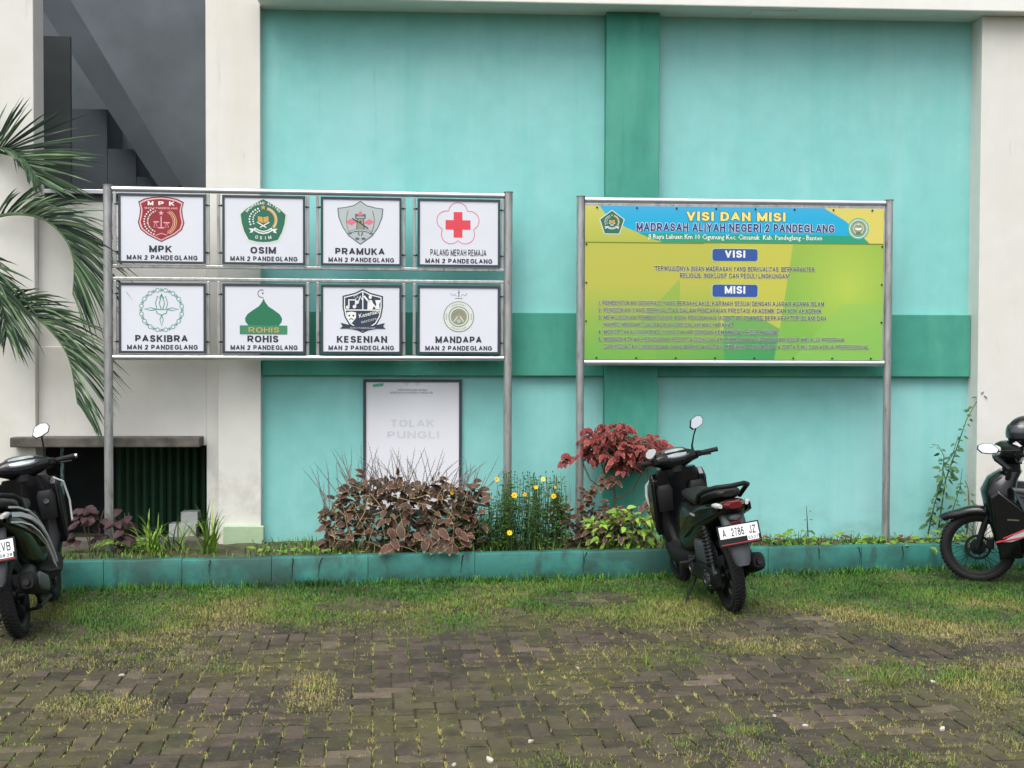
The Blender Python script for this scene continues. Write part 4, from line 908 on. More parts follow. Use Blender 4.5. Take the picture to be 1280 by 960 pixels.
    for s_ in (-1, 1):
        b = MB(); b.loft([ringx(-.26, s_*.118, .80, .014, .012, 12), ringx(-.30, s_*.110, .80, .018, .020, 12), ringx(-.335, s_*.092, .797, .012, .014, 12)]); b.build('turn_signal', 'lamp_clear', T, smooth=True)
    # rear mudguard and plate
    b = MB(); rings = []
    for (x, z, w_) in ((-.22, .77, .17), (-.27, .71, .17), (-.31, .64, .165), (-.335, .56, .15), (-.355, .48, .14), (-.37, .41, .115), (-.373, .385, .09)):
        rings.append([(x-.010, -w_/2+.012, z), (x-.014, 0, z), (x-.010, w_/2-.012, z), (x+.006, w_/2, z), (x+.035, w_/2, z+.008), (x+.035, w_/2-.008, z+.008), (x+.008, w_/2-.014, z), (x+.006, 0, z), (x+.008, -w_/2+.014, z), (x+.035, -w_/2+.008, z+.008), (x+.035, -w_/2, z+.008), (x+.006, -w_/2, z)])
    b.loft(rings); b.build('rear_mudguard', 'grey_plastic', T, smooth=True, ang=50)
    b = MB(); b.loft([ringx(-.28, 0, .705, .05, .03, 14), ringx(-.33, 0, .705, .04, .02, 14), ringx(-.34, 0, .700, .02, .010, 14)]); b.build('plate_lamp', 'grey_plastic', T, smooth=True)
    b = MB(); b.cbox((-.325, 0, .672), (.02, .07, .022)); b.build('reflector', 'lamp_red', T, bev=.004)
    plate(T, (-.372, 0, .60), (R(-14), 0, -PI/2), rows)
    # engine, drive case, shock
    b = MB(); b.loft([ringx(-.09, .10, .25, .025, .05, 16), ringx(-.06, .105, .25, .04, .085, 16), ringx(.05, .105, .26, .045, .088, 16), ringx(.20, .11, .28, .045, .075, 16), ringx(.33, .115, .29, .05, .09, 16), ringx(.42, .11, .29, .04, .075, 16), ringx(.45, .10, .29, .02, .04, 16)]); dc = b.build('drive_case', 'dark_metal', T, smooth=True)
    for (x, z, r_) in ((0, .25, .05), (.33, .29, .06)):
        b = MB(); b.lathe([(r_, -.005), (r_, .012), (r_*.6, .018), (r_*.55, .01), (0, .01)], (x, .15, z), 20); b.build('case_cover', 'engine_metal', dc, smooth=True)
        for k in range(5):
            a = 2*PI*k/5; b2 = MB(); b2.lathe([(0, .01), (.007, .01), (.007, -.004)], (x+(r_+.012)*math.cos(a), .152, z+(r_+.012)*math.sin(a)), 6); b2.build('bolt', 'engine_metal', dc)
    b = MB(); b.loft([ringx(-.05, .10, .41, .03, .05, 14, 4), ringx(0, .105, .42, .045, .08, 14, 4), ringx(.20, .11, .43, .045, .085, 14, 4), ringx(.26, .10, .43, .03, .06, 14, 4)]); b.build('air_filter_box', 'grey_plastic', T, smooth=True, ang=50)
    b = MB(); b.loft([ringx(.10, 0, .30, .07, .08), ringx(.30, 0, .32, .085, .11), ringx(.48, 0, .33, .08, .09), ringx(.56, 0, .34, .05, .05)]); b.build('engine_block', 'engine_metal', T, smooth=True)
    b = MB(); b.tube([(-.075, .115, .27), (-.06, .118, .36)], .014, 8); b.tube([(-.06, .118, .36), (-.005, .125, .63)], .022, 12); shk = b.build('shock_absorber', 'engine_metal', T, smooth=True)
    p0 = Vector((-.058, .118, .37)); p1 = Vector((-.008, .125, .62)); ax = (p1-p0).normalized(); u = ax.orthogonal().normalized(); v = ax.cross(u); n = 110
    b = MB(); b.tube([p0.lerp(p1, i/n)+(u*math.cos(i*2*PI/11)+v*math.sin(i*2*PI/11))*.034 for i in range(n+1)], .006, 6); b.build('coil_spring', 'dark_metal', shk, smooth=True)
    # exhaust on the right
    b = MB(); b.tube([(.40, -.05, .20), (.30, -.11, .16), (.12, -.13, .18), (.02, -.145, .24)], .018, 10); b.build('exhaust_pipe', 'dark_metal', T, smooth=True)
    b = MB(); M = Matrix.Translation((.07, -.15, .29)) @ Matrix.Rotation(R(14), 4, 'Y')
    b.loft([ringx(.10, 0, 0, .03, .035, 20), ringx(.06, 0, 0, .055, .062, 20), ringx(-.20, 0, 0, .060, .070, 20), ringx(-.30, 0, .0, .056, .064, 20), ringx(-.33, 0, 0, .038, .045, 20)], M=M); mf = b.build('muffler', 'matte_black', T, smooth=True)
    b = MB(); b.loft([ringx(.0, -.052, .005, .016, .052, 16), ringx(-.22, -.056, .005, .018, .058, 16), ringx(-.26, -.052, .005, .01, .03, 16)], M=M); b.build('heat_shield', 'grey_plastic', mf, smooth=True)
    b = MB(); b.tube([(-.32, 0, -.005), (-.36, 0, -.005)], .020, 14, M=M); b.build('tail_pipe', 'dark_metal', mf, smooth=True)
    for s_ in (-1, 1):
        b = MB(); b.tube([(.28, s_*.13, .36), (.24, s_*.20, .34), (.23, s_*.27, .345)], [.014, .013, .014], 8); b.build('foot_peg', 'rubber', T, smooth=True)
    b = MB(); b.tube([(.42, .10, .20), (.40, .17, .10), (.38, .235, .012)], [.012, .010, .010], 8); b.cbox((.375, .24, .008), (.05, .04, .012)); b.build('side_stand', 'dark_metal', T)
    b = MB(); b.tube([(.30, .09, .18), (.16, .10, .13), (.10, .10, .125)], .011, 8); b.tube([(.30, -.09, .18), (.16, -.10, .13)], .011, 8); b.tube([(.16, .10, .13), (.16, -.10, .13)], .011, 8); b.build('centre_stand', 'dark_metal', T, smooth=True)
    b = MB(); b.tube([(.45, -.12, .15), (.10, -.12, .15)], .02, 8); b.build('frame_tube', 'dark_metal', T, smooth=True)
    # steering: handlebar turned a little to the left, its own frame
    st = Matrix.Translation((.93, 0, 0)) @ Matrix.Rotation(R(16), 4, 'Z') @ Matrix.Translation((-.93, 0, 0))
    def B(b, name, m, par=T, **k): b.v = [tuple(st @ Vector(v)) for v in b.v]; return b.build(name, m, par, **k)
    b = MB(); b.loft([ringy(-.20, .93, 1.00, .03, .03), ringy(-.16, .94, 1.005, .05, .045), ringy(-.09, .965, 1.0, .085, .07), ringy(0, .98, .99, .10, .085), ringy(.09, .965, 1.0, .085, .07), ringy(.16, .94, 1.005, .05, .045), ringy(.20, .93, 1.0, .03, .03)]); B(b, 'handlebar_cover', 'gloss_black', smooth=True)
    b = MB(); b.tube([(.95, 0, .90), (.96, 0, 1.0)], .07, 12); B(b, 'steering_neck', 'matte_black', smooth=True)
    M = Matrix.Translation((.915, 0, 1.045)) @ Matrix.Rotation(R(-38), 4, 'Y')
    b = MB(); b.loft([ringz(-.02, 0, 0, .065, .125, 20), ringz(.006, 0, 0, .06, .118, 20)], M=M); sp = B(b, 'instrument_housing', 'grey_plastic', smooth=True, ang=40)
    b = MB(); b.loft([ringz(.007, -.002, 0, .046, .098, 20), ringz(.011, -.002, 0, .040, .09, 20)], M=M); B(b, 'instrument_glass', 'lens_screen', sp, smooth=True, ang=40)
    for s_ in (-1, 1):
        b = MB(); b.tube([(.925, s_*.18, 1.00), (.905, s_*.25, 1.01), (.885, s_*.30, 1.015)], .012, 8); B(b, 'handlebar', 'dark_metal', smooth=True)
        b = MB(); b.tube([(.915, s_*.225, 1.008), (.90, s_*.26, 1.012), (.872, s_*.345, 1.018), (.869, s_*.355, 1.018)], [.019, .018, .018, .021], 12); B(b, 'grip', 'rubber', smooth=True)
        if stripes: b = MB(); b.tube([(.869, s_*.356, 1.018), (.865, s_*.368, 1.018)], .016, 12); B(b, 'bar_end', 'chrome', smooth=True)
        b = MB(); b.tube([(.955, s_*.19, .995), (.95, s_*.27, .985), (.925, s_*.33, .985)], [.008, .006, .007], 6); B(b, 'brake_lever', 'dark_metal', smooth=True)
        b = MB(); b.cbox((.905, s_*.20, 1.01), (.05, .04, .045)); B(b, 'switch_block', 'matte_black', bev=.008)
        dflt = ((.93, s_*.17, 1.03), (.90, s_*.235, 1.20), (-1, s_*.1, .22), 0.0)
        a = mir[s_] if mir and s_ in mir else dflt
        mirror(T, st @ Vector(a[0]), st @ Vector(a[1]), a[2], tilt=a[3], flip=-s_, **(dict(w_=a[4], h_=a[5]) if len(a) > 4 else {}))
    b = MB(); b.tube([(.98, .06, .98), (1.03, .10, .90), (1.05, .08, .75)], .006, 6); B(b, 'brake_cable', 'rubber', smooth=True)

def parked(name, px_rear, py_rear, hd, lean, label): p = gnd(px_rear, py_rear); return place_bike(name, (p.x, p.y), R(hd), R(lean), label)

s1 = parked('scooter', 916, 763, 99.5, -8.5, 'black scooter leaning on its side stand in front of the right sign board')
scooter(s1, [('A', -.118, -.092, -.008, .046), ('2786', -.055, .035, -.008, .046), ('JZ', .068, .118, -.008, .046), ('03·27', .056, .124, -.044, -.024)],
        mir={1: ((.93, .17, 1.02), (.885, .235, 1.06), (-1, .25, .12), .9, .10, .07), -1: ((.93, -.17, 1.04), (.895, -.21, 1.22), (-1, -.15, .30), .35)})
s2 = parked('scooter', 26, 795, 100, -9.5, 'black scooter with silver stripes cut off by the left edge, beside the planter opening')
scooter(s2, [('9', -.02, .008, -.008, .046), ('ZVB', .040, .120, -.008, .046), ('08·28', .052, .124, -.044, -.024)], stripes=True,
        mir={-1: ((.93, -.16, 1.04), (.895, -.16, 1.205), (-1, -.15, .30), .35)})

# underbone motorcycle at the right edge
def underbone(root):
    T = root; rd = .283; WB = 1.24
    f = empty('front_wheel', (0, 0, 0)); f.parent = T; wheel(f, 'f', WB, rd, .068, 'wire', 'matte_black', .062)
    f = empty('rear_wheel', (0, 0, 0)); f.parent = T; wheel(f, 'r', 0, rd, .078, 'wire', 'matte_black', .062)
    b = MB(); b.lathe([(.098, .030), (.100, .034), (.098, .037), (.080, .037), (.080, .030)], (WB, 0, rd), 28, closed=True); b.build('brake_disc', 'dark_metal', T, smooth=True)
    b = MB(); b.cbox((WB-.09, .045, rd+.04), (.06, .035, .09)); b.build('brake_caliper', 'dark_metal', T, bev=.01)
    for s_ in (-1, 1):
        b = MB(); b.tube([(WB+.005, s_*.065, rd), (WB-.05, s_*.065, .48), (WB-.14, s_*.065, .72)], [.023, .021, .018], 10); b.build('fork_leg', 'dark_metal', T, smooth=True)
    arc_fender(T, 'front_fender', 'gloss_black', WB, rd, rd+.035, 38, 128, .13, beak=.05)
    b = MB(); b.loft([[(x, y, z) for x, y, z in ring] for ring in (
        ringz(.22, 1.00, 0, .07, .10, ax2=.10), ringz(.34, 1.03, 0, .09, .15, ax2=.14), ringz(.48, 1.06, 0, .10, .185, ax2=.14), ringz(.62, 1.09, 0, .115, .20, ax2=.14), ringz(.74, 1.10, 0, .13, .20, ax2=.14), ringz(.84, 1.07, 0, .115, .16, ax2=.12), ringz(.90, 1.02, 0, .08, .11, ax2=.10))])
    b.build('leg_shield', 'gloss_black', T, smooth=True)
    for s_ in (-1, 1):
        b = MB(); pr = [(1.16, .72), (1.10, .77), (.88, .60), (.86, .50), (1.02, .25), (1.08, .22)]
        b.loft([[(x, s_*.17, z) for x, z in pr], [(x, s_*.205, z) for x, z in pr], [(x*.9+.10, s_*.222, z*.9+.055) for x, z in pr]]); sp = b.build('side_wing', 'gloss_black', T, smooth=True, ang=30, bev=.005)
        b = MB(); pr = [(1.00, .79), (.86, .78), (.80, .62), (.88, .53)]
        b.loft([[(x, s_*.17, z) for x, z in pr], [(x, s_*.225, z) for x, z in pr], [(x*.92+.072, s_*.232, z*.92+.055) for x, z in pr]]); v_ = b.build('air_vent', 'grey_plastic', T, bev=.003)
        for k in range(5):
            b = MB(); b.tube([(.97-k*.026, s_*.236, .765-k*.035), (.86-k*.008, s_*.236, .745-k*.035)], .006, 6); b.build('vent_slat', 'matte_black', v_)
        b = MB(); pr = [(1.10, .37), (1.06, .38), (.78, .56), (.66, .66), (.66, .58), (.80, .46), (1.0, .375)]
        b.loft([[(x, s_*.20, z) for x, z in pr], [(x, s_*.238, z) for x, z in pr]]); st_ = b.build('lower_cover', 'stripe_silver', T, bev=.003)
        b = MB(); b.tube([(1.11, s_*.241, .368), (.80, s_*.241, .452), (.66, s_*.241, .575)], .006, 6); b.build('red_stripe', 'stripe_red', st_)
        b = MB(); b.tube([(1.06, s_*.238, .40), (.80, s_*.241, .532), (.66, s_*.241, .64)], .005, 6); b.build('red_stripe', 'stripe_red', st_)
        b = MB(); b.cbox((0, 0, 0), (.085, .003, .011), M=Matrix.Translation((.99, s_*.224, .545)) @ Matrix.Rotation(.0, 4, 'Y')); b.build('badge', 'chrome', T)
    # handlebar cowl with headlight
    b = MB(); b.loft([ringy(-.19, .95, 1.05, .03, .03), ringy(-.13, .98, 1.05, .07, .06), ringy(-.06, 1.01, 1.04, .11, .09), ringy(0, 1.03, 1.035, .12, .10), ringy(.06, 1.01, 1.04, .11, .09), ringy(.13, .98, 1.05, .07, .06), ringy(.19, .95, 1.05, .03, .03)]); b.build('handlebar_cowl', 'gloss_black', T, smooth=True)
    b = MB(); b.loft([ringx(1.05, 0, 1.06, .11, .055, 18), ringx(1.13, 0, 1.05, .075, .045, 18), ringx(1.15, 0, 1.045, .04, .025, 18)]); b.build('headlight', 'lamp_clear', T, smooth=True)
    for s_ in (-1, 1):
        b = MB(); b.loft([[(1.09, s_*.08, 1.03), (1.07, s_*.112, 1.055), (.93, s_*.135, 1.105), (.97, s_*.09, 1.135)], [(1.10, s_*.085, 1.032), (1.075, s_*.122, 1.057), (.935, s_*.145, 1.108), (.975, s_*.10, 1.142)]]); b.build('position_lamp', 'lamp_clear', T, bev=.003)
        b = MB(); b.tube([(.95, s_*.17, 1.05), (.90, s_*.26, 1.04), (.87, s_*.31, 1.04)], .012, 8); b.build('handlebar', 'dark_metal', T, smooth=True)
        b = MB(); b.tube([(.90, s_*.24, 1.042), (.87, s_*.33, 1.04), (.865, s_*.36, 1.04)], .019, 12); b.build('grip', 'rubber', T, smooth=True)
        b = MB(); b.tube([(.98, s_*.17, 1.02), (.97, s_*.27, 1.0), (.94, s_*.33, 1.0)], [.008, .006, .007], 6); b.build('brake_lever', 'dark_metal', T, smooth=True)
    b = MB(); b.tube([(1.0, 0, .88), (1.01, 0, 1.0)], .07, 12); b.build('steering_neck', 'matte_black', T, smooth=True)
    b = MB(); b.tube([(1.12, .10, 1.0), (1.02, .17, .93), (1.03, .15, .86)], .022, 8); b.build('front_turn_signal', 'matte_black', T, smooth=True)
    mirror(T, (.98, .18, 1.04), (1.18, .26, 1.065), (-.25, .95, .35), w_=.165, h_=.085, tilt=.0, flip=-1)
    mirror(T, (.95, -.17, 1.06), (.90, -.25, 1.20), (-1, 0, .1))
    b = MB(); b.loft([ringx(.92, 0, .52, .09, .15), ringx(.75, 0, .44, .09, .10), ringx(.60, 0, .42, .10, .11), ringx(.50, 0, .50, .11, .14), ringx(.35, 0, .60, .13, .11), ringx(.10, 0, .68, .14, .09), ringx(-.15, 0, .74, .12, .07), ringx(-.32, 0, .78, .07, .04)]); b.build('body_cover', 'gloss_black', T, smooth=True)
    b = MB(); b.loft([ringx(-.25, 0, .84, .09, .03), ringx(-.05, 0, .82, .13, .045), ringx(.15, 0, .79, .135, .05), ringx(.35, 0, .775, .12, .05), ringx(.52, 0, .75, .08, .04), ringx(.58, 0, .72, .05, .02)]); b.build('seat', 'seat_vinyl', T, smooth=True)
    b = MB(); b.loft([ringx(.85, 0, .30, .06, .07), ringx(.75, 0, .30, .12, .10), ringx(.50, 0, .29, .13, .11), ringx(.35, 0, .29, .12, .09), ringx(.30, 0, .29, .06, .05)]); b.build('engine', 'dark_metal', T, smooth=True)
    for k in range(4):
        b = MB(); b.lathe([(0, -.004), (.062-.003*k, -.004), (.062-.003*k, .004), (0, .004)], (0, 0, 0), 16, M=Matrix.Translation((.86+k*.018, 0, .30)) @ Matrix.Rotation(PI/2, 4, 'Z')); b.build('cooling_fin', 'engine_metal', T)
    b = MB(); b.tube([(.66, .12, .24), (.64, .26, .23)], .016, 8); b.build('foot_peg', 'rubber', T); b = MB(); b.tube([(.66, .13, .30), (.82, .16, .25), (.84, .20, .25)], .009, 8); b.cbox((.84, .20, .25), (.035, .05, .02)); b.build('gear_pedal', 'steel_dull', T)
    b = MB(); b.tube([(.45, -.10, .20), (.10, -.14, .22), (-.25, -.15, .30)], [.018, .04, .045], 12); b.build('muffler', 'steel_dull', T, smooth=True)
    b = MB(); b.tube([(.55, .08, .20), (.52, .18, .10), (.50, .26, .0)], .011, 8); b.build('side_stand', 'dark_metal', T, smooth=True)
    arc_fender(T, 'rear_fender', 'matte_black', 0, rd, rd+.04, 60, 170, .14)
    b = MB(); b.tube([(.5, .085, rd+.03), (.25, .085, rd+.01), (0, .085, rd)], .03, 8); b.build('chain_case', 'matte_black', T, smooth=True)
hdm = Vector((-.94, .34)); p = gnd(1222, 727); rear = (p.x+1.24*.94/1.0, p.y-1.24*.34)
s3 = place_bike('underbone_motorcycle', rear, math.atan2(.34, -.94), R(-3), 'black wire spoked motorcycle with red and silver stripes, cut off by the right edge')
underbone(s3)
# helmet hooked over the far mirror of that motorcycle
hp = at(1283, 541, p.y-.16)
he = empty('helmet', (hp.x, hp.y, hp.z), R(200), 'black full face helmet resting on the handlebar of the right motorcycle', 'helmet')
b = MB(); hv = []; rings = []
for i in range(13):
    ph = R(-52+i*142/12); rr = math.cos(ph); z = math.sin(ph)*.135
    rings.append([(.15*max(.02, rr)*math.cos(t_)*(1.08 if math.cos(t_) > 0 else 1), .122*max(.02, rr)*math.sin(t_), z) for t_ in [2*PI*k/28 for k in range(28)]])
b.loft(rings); b.build('shell', 'gloss_black', he, smooth=True, ang=60)
b = MB(); rings = []
for i in range(7):
    ph = R(-16+i*44/6); rings.append([((.158*math.cos(ph)*1.08)*math.cos(t_), (.126*math.cos(ph)*1.03)*math.sin(t_), .139*math.sin(ph)) for t_ in [R(-72+k*144/14) for k in range(15)]]+[((.150*math.cos(ph)*1.08)*math.cos(t_), (.120*math.cos(ph)*1.0)*math.sin(t_), .139*math.sin(ph)) for t_ in [R(72-k*144/14) for k in range(15)]])
b.loft(rings); b.build('visor', 'lens_dark', he, smooth=True, ang=50) if 'lens_dark' in MATS else b.build('visor', mat('lens_dark', srgb(40, 44, 50), .1, coat=.8), he, smooth=True, ang=50)
b = MB(); b.tube([(.05, .118, .03), (.02, .122, .06), (-.06, .108, .07)], .006, 6); b.build('trim_band', 'stripe_silver', he, smooth=True)

# ================================================================== PLANTS
_lm = {}
def leaf_mesh(kind, l=1.0, w_=.5, mats=('leaf_brown', 'leaf_edge'), curl=.25, fold=.18, edge=.15, n=6, tip=1.0, var=0):
    key = (kind, var)
    if key in _lm: return _lm[key]
    rr = random.Random(hash(key) % 1000 if False else len(_lm)*7+3); b = MB(); vs = []; cu_ = curl*rr.uniform(.5, 1.5); fo = fold*rr.uniform(.6, 1.5); sk_ = rr.uniform(-.08, .08)
    for i in range(n+1):
        t = i/n; hw = w_/2*(math.sin(PI*t**.72)**.85)*(1+.06*math.sin(t*19+var)) if 0 < t < 1 else .004
        z = -cu_*t*t*l; yb = sk_*math.sin(t*3)
        for q in (-1, -(1-edge), 0, 1-edge, 1): vs.append((t*l, yb+hw*q, z+fo*abs(q)*hw+.02*math.sin(t*14+q*2+var)*abs(q)*w_))
    fs = []; ms = []
    for i in range(n):
        for k in range(4):
            fs.append((i*5+k, (i+1)*5+k, (i+1)*5+k+1, i*5+k+1)); ms.append(1 if k in (0, 3) or i == n-1 else 0)
    me = bpy.data.meshes.new('leaf'); me.from_pydata(vs, [], fs)
    for m in mats: me.materials.append(MATS[m])
    me.polygons.foreach_set('material_index', ms); me.shade_smooth(); me.update(); _lm[key] = me; return me
def lm_raw(me): return [v.co.copy() for v in me.vertices], [tuple(p.vertices) for p in me.polygons], [p.material_index for p in me.polygons]
def leafM(p, d, nrm, s_, sy=1.0):
    x = Vector(d).normalized(); z = Vector(nrm); z = z-x*z.dot(x); z = z.normalized() if z.length > 1e-4 else x.orthogonal().normalized(); y = z.cross(x)
    M = Matrix(((x.x*s_, y.x*s_*sy, z.x*s_, p[0]), (x.y*s_, y.y*s_*sy, z.y*s_, p[1]), (x.z*s_, y.z*s_*sy, z.z*s_, p[2]), (0, 0, 0, 1))); return M
def soil(x, y): return .185+.03*noise.noise((x*3, y*3, 0))+.012*noise.noise((x*14, y*14, 2))
def pX(px, Y): return at(px, 600, Y).x
def zpx(py, Y, px=640): return at(px, py, Y).z
pr = random.Random(11)

def bush(name, label, cat, px0, px1, pytop, Y, dY, n, size, kinds, mats_list, dens=None, stems=8, group=None, droop=.35, skirt=0, shape=None, spikes=0, stemm='stem_brown', fill=0, rnd=None):
    """leaf objects over a mounded crown on several stems"""
    r_ = rnd or random.Random(hash(name) if False else int(px0*3+n)); xc = pX((px0+px1)/2, Y); hw = (pX(px1, Y)-pX(px0, Y))/2; zt = zpx(pytop, Y, (px0+px1)/2); z0 = soil(xc, Y)-.02
    e = empty(name, (xc, Y, z0), 0, label, cat, group); H = zt-z0
    shape = shape or (lambda u: math.sqrt(max(0, 1-u*u)))
    for k in range(stems):
        u = r_.uniform(-.75, .75); a = r_.uniform(0, 6.28); top = Vector((u*hw, r_.uniform(-.6, .6)*dY, H*.75*shape(u)))
        base = Vector((u*hw*.35, 0, 0)); mid = base.lerp(top, .5)+Vector((r_.uniform(-.04, .04), r_.uniform(-.03, .03), .03)); b = MB(); b.tube([base, mid, top], [.009, .007, .004], 6); b.build('stem', stemm, e, smooth=True)
    mes = [[leaf_mesh(kind, 1, w_, mt, curl=cu_, var=v) for v in range(3)] for (kind, w_, mt, cu_) in kinds]
    for i in range(n):
        for _ in range(30):
            u = r_.uniform(-1, 1); v = r_.uniform(-1, .55); top = H*shape(u)
            if top < .06: continue
            q = r_.random(); rad = r_.uniform(.72, 1.0)
            z = top*(1-.93*r_.random()**1.15) if v < .2 else top*r_.uniform(.75, 1)
            prof = math.sqrt(max(0.02, 1-(z/max(top, .01))**2.4)); y = v*dY*prof*1.0 if z < top*.9 else v*dY*.5
            if skirt and z < .06: continue
            break
        out = Vector((u*.8+r_.gauss(0, .5), -abs(y)*0-.75+r_.gauss(0, .45), .15-droop+r_.gauss(0, .35)+(.5*(z/top-.5))))
        nrm = Vector((r_.gauss(0, .4)+u*.3, -.65+r_.gauss(0, .3), .75)); s_ = size*r_.uniform(.65, 1.2); me = r_.choice(r_.choice(mes))
        inst('leaf', me, e, leafM((u*hw, -abs(y) if r_.random() < .75 else y*.5, z), out, nrm, s_, r_.uniform(.85, 1.15)))
    if fill:       # many small inner leaves nobody could pick apart
        b = MB(); raw = lm_raw(mes[0][0])
        for i in range(fill):
            u = r_.uniform(-.95, .95); top = H*shape(u)*.93; z = top*r_.uniform(.05, 1); y = r_.uniform(-.4, .8)*dY
            M = leafM((u*hw, y, z), (r_.gauss(0, 1), r_.gauss(-.3, 1), r_.gauss(-.2, .6)), (r_.gauss(0, .6), -.5, .7), size*r_.uniform(.5, .95)); vs, fs, ms = raw; k = len(b.v); b.v += [tuple(M@v) for v in vs]; b.f += [tuple(j+k for j in f) for f in fs]; b.m += ms
        tag(b.build('inner_leaves', list(kinds[0][2]), e, smooth=True), kind='stuff')
    for k in range(spikes):
        u = r_.uniform(-1.0, 1.0); base = Vector((u*hw, r_.uniform(-.5, .3)*dY, H*shape(u*.9)*.8)); L_ = r_.uniform(.16, .42); d = Vector((u*.5+r_.gauss(.05, .35), r_.gauss(0, .2), 1)).normalized(); bend = Vector((r_.gauss(0, .05), 0, 0))
        pts = [base+d*L_*t_+bend*t_*t_ for t_ in (0, .3, .6, .8, 1)]; b = MB(); b.tube(pts, [.003, .003, .0026, .0018, .001], 5)
        for j in range(11):
            t_ = .35+.6*j/11; c = base+d*L_*t_+bend*t_*t_; a = j*2.4; o_ = Vector((math.cos(a), math.sin(a), .3))*.007; b.tube([c, c+o_], [.0042, .0025], 4)
        b.build('flower_spike', 'spike', e)
    return e, H, hw

BR = ('leaf_brown', 'leaf_edge'); BR2 = ('leaf_brown2', 'leaf_edge')
def shp_main(u):
    return (.42+.58*min(1, (u+1)/.42)) if u < -.58 else (1.0-.10*abs(math.sin(u*7))-.28*max(0, u-.45))
e, H, hw = bush('coleus_bush', 'wide brown leaved bush with pale leaf edges under the white wall poster', 'bush', 402, 603, 589, 10.42, .30, 290, .098, [('cb', .58, BR, .3), ('cb2', .52, BR2, .35)], None, stems=14, shape=shp_main, spikes=90, fill=900)
r_ = random.Random(4)
for i in range(46):       # dead pale stalks tangled through the bush
    u = r_.uniform(-.85, .8); z = r_.uniform(.08, .8)*H; c = Vector((u*hw, -.20-r_.random()*.12, z)); d = Vector((r_.gauss(0, .6), -.1, r_.gauss(.6, .6))).normalized(); L_ = r_.uniform(.08, .24)
    b = MB(); b.tube([c, c+d*L_*.5+Vector((r_.gauss(0, .012), 0, r_.gauss(0, .012))), c+d*L_], [.0035, .003, .002], 4); b.build('dead_stalk', 'dead', e)
# leaves that hang over the kerb edge
for i in range(20):
    px = r_.uniform(480, 575); Yk = kerbY(pX(px, 10.1))-.02; p = at(px, r_.uniform(655, 682), Yk)-e.location
    inst('leaf', leaf_mesh('cb2' if i % 3 else 'cb', 1, .52, BR2, var=i % 3), e, leafM(p, (r_.gauss(0, .7), -.5, -.8), (0, -.8, .5), r_.uniform(.09, .14)))
bush('small_coleus_bush', 'small brown leaved bush around the left post of the right board', 'bush', 690, 792, 604, 10.62, .2, 130, .085, [('cs', .55, BR, .3), ('cs2', .55, ('leaf_brown2', 'leaf_edge'), .3)], None, stems=7, shape=lambda u: .8+.2*math.cos(u*6) if u < .1 else .85-.35*u, fill=220)
bush('lime_shrub', 'bright yellow green leafy shrub at the foot of the red leaved plant', 'shrub', 736, 826, 632, 10.50, .2, 190, .08, [('lg', .42, ('leaf_lime', 'leaf_lime'), .3), ('lg2', .42, ('leaf_green', 'leaf_lime'), .3), ('lg3', .5, BR, .3)], None, stems=6, shape=lambda u: .85+.15*math.cos(u*4), stemm='stem_green', fill=160)

# red coleus on bare branching stems
Y0 = 10.72; bx = pX(770, Y0); z0 = soil(bx, Y0)-.02
rc = empty('red_coleus', (bx, Y0, z0), 0, 'tall plant with a crown of deep red leaves on bare stems beside the scooter', 'plant')
r_ = random.Random(21)
def loc(px, py, Y=Y0): return at(px, py, Y)-Vector((bx, Y0, z0))
b = MB(); b.tube([loc(770, 676), loc(769, 640), loc(768, 607)], [.014, .012, .010], 8); b.build('trunk', 'stem_brown', rc, smooth=True)
for pts in ([(768, 607), (755, 590), (748, 568), (744, 552)], [(768, 607), (775, 590), (778, 572), (776, 556)], [(769, 612), (752, 610), (738, 600), (729, 580), (722, 570)], [(768, 607), (782, 595), (789, 578), (795, 566)], [(770, 625), (792, 612), (800, 596), (806, 578)], [(812, 672), (812, 640), (811, 600), (808, 575)]):
    b = MB(); b.tube([loc(x, y, Y0+r_.uniform(-.05, .05)*(i > 0)) for i, (x, y) in enumerate(pts)], [.008]+[.006]*(len(pts)-2)+[.004], 6); b.build('branch', 'stem_brown', rc, smooth=True)
RD = ('leaf_red', 'leaf_rededge'); RD2 = ('leaf_red2', 'leaf_rededge')
clusters = [(748, 545, 24, 16), (772, 541, 22, 14), (760, 556, 30, 15), (790, 565, 26, 16), (812, 556, 22, 13), (740, 566, 18, 10), (780, 577, 22, 12), (802, 573, 16, 12), (826, 560, 10, 10)]
rb_ = MB(); raw = [lm_raw(leaf_mesh('rc', 1, .6, RD, var=0)), lm_raw(leaf_mesh('rc2', 1, .6, RD2, var=1))]
for (cx, cy, rx, ry) in clusters:
    for i in range(60):
        a = r_.uniform(0, 6.28); q = math.sqrt(r_.random())*.92; p = loc(cx+rx*q*math.cos(a), cy+ry*q*math.sin(a), Y0+r_.uniform(-.05, .2))
        M = leafM(p, (r_.gauss(0, 1), r_.gauss(-.2, .8), r_.gauss(-.3, .5)), (r_.gauss(0, .4), -.5, .8), r_.uniform(.04, .07)); vs, fs, ms = raw[0]; k = len(rb_.v); rb_.v += [tuple(M@v) for v in vs]; rb_.f += [tuple(j+k for j in f) for f in fs]; rb_.m += ms
tag(rb_.build('inner_leaves', list(RD), rc, smooth=True), kind='stuff')
n = 0
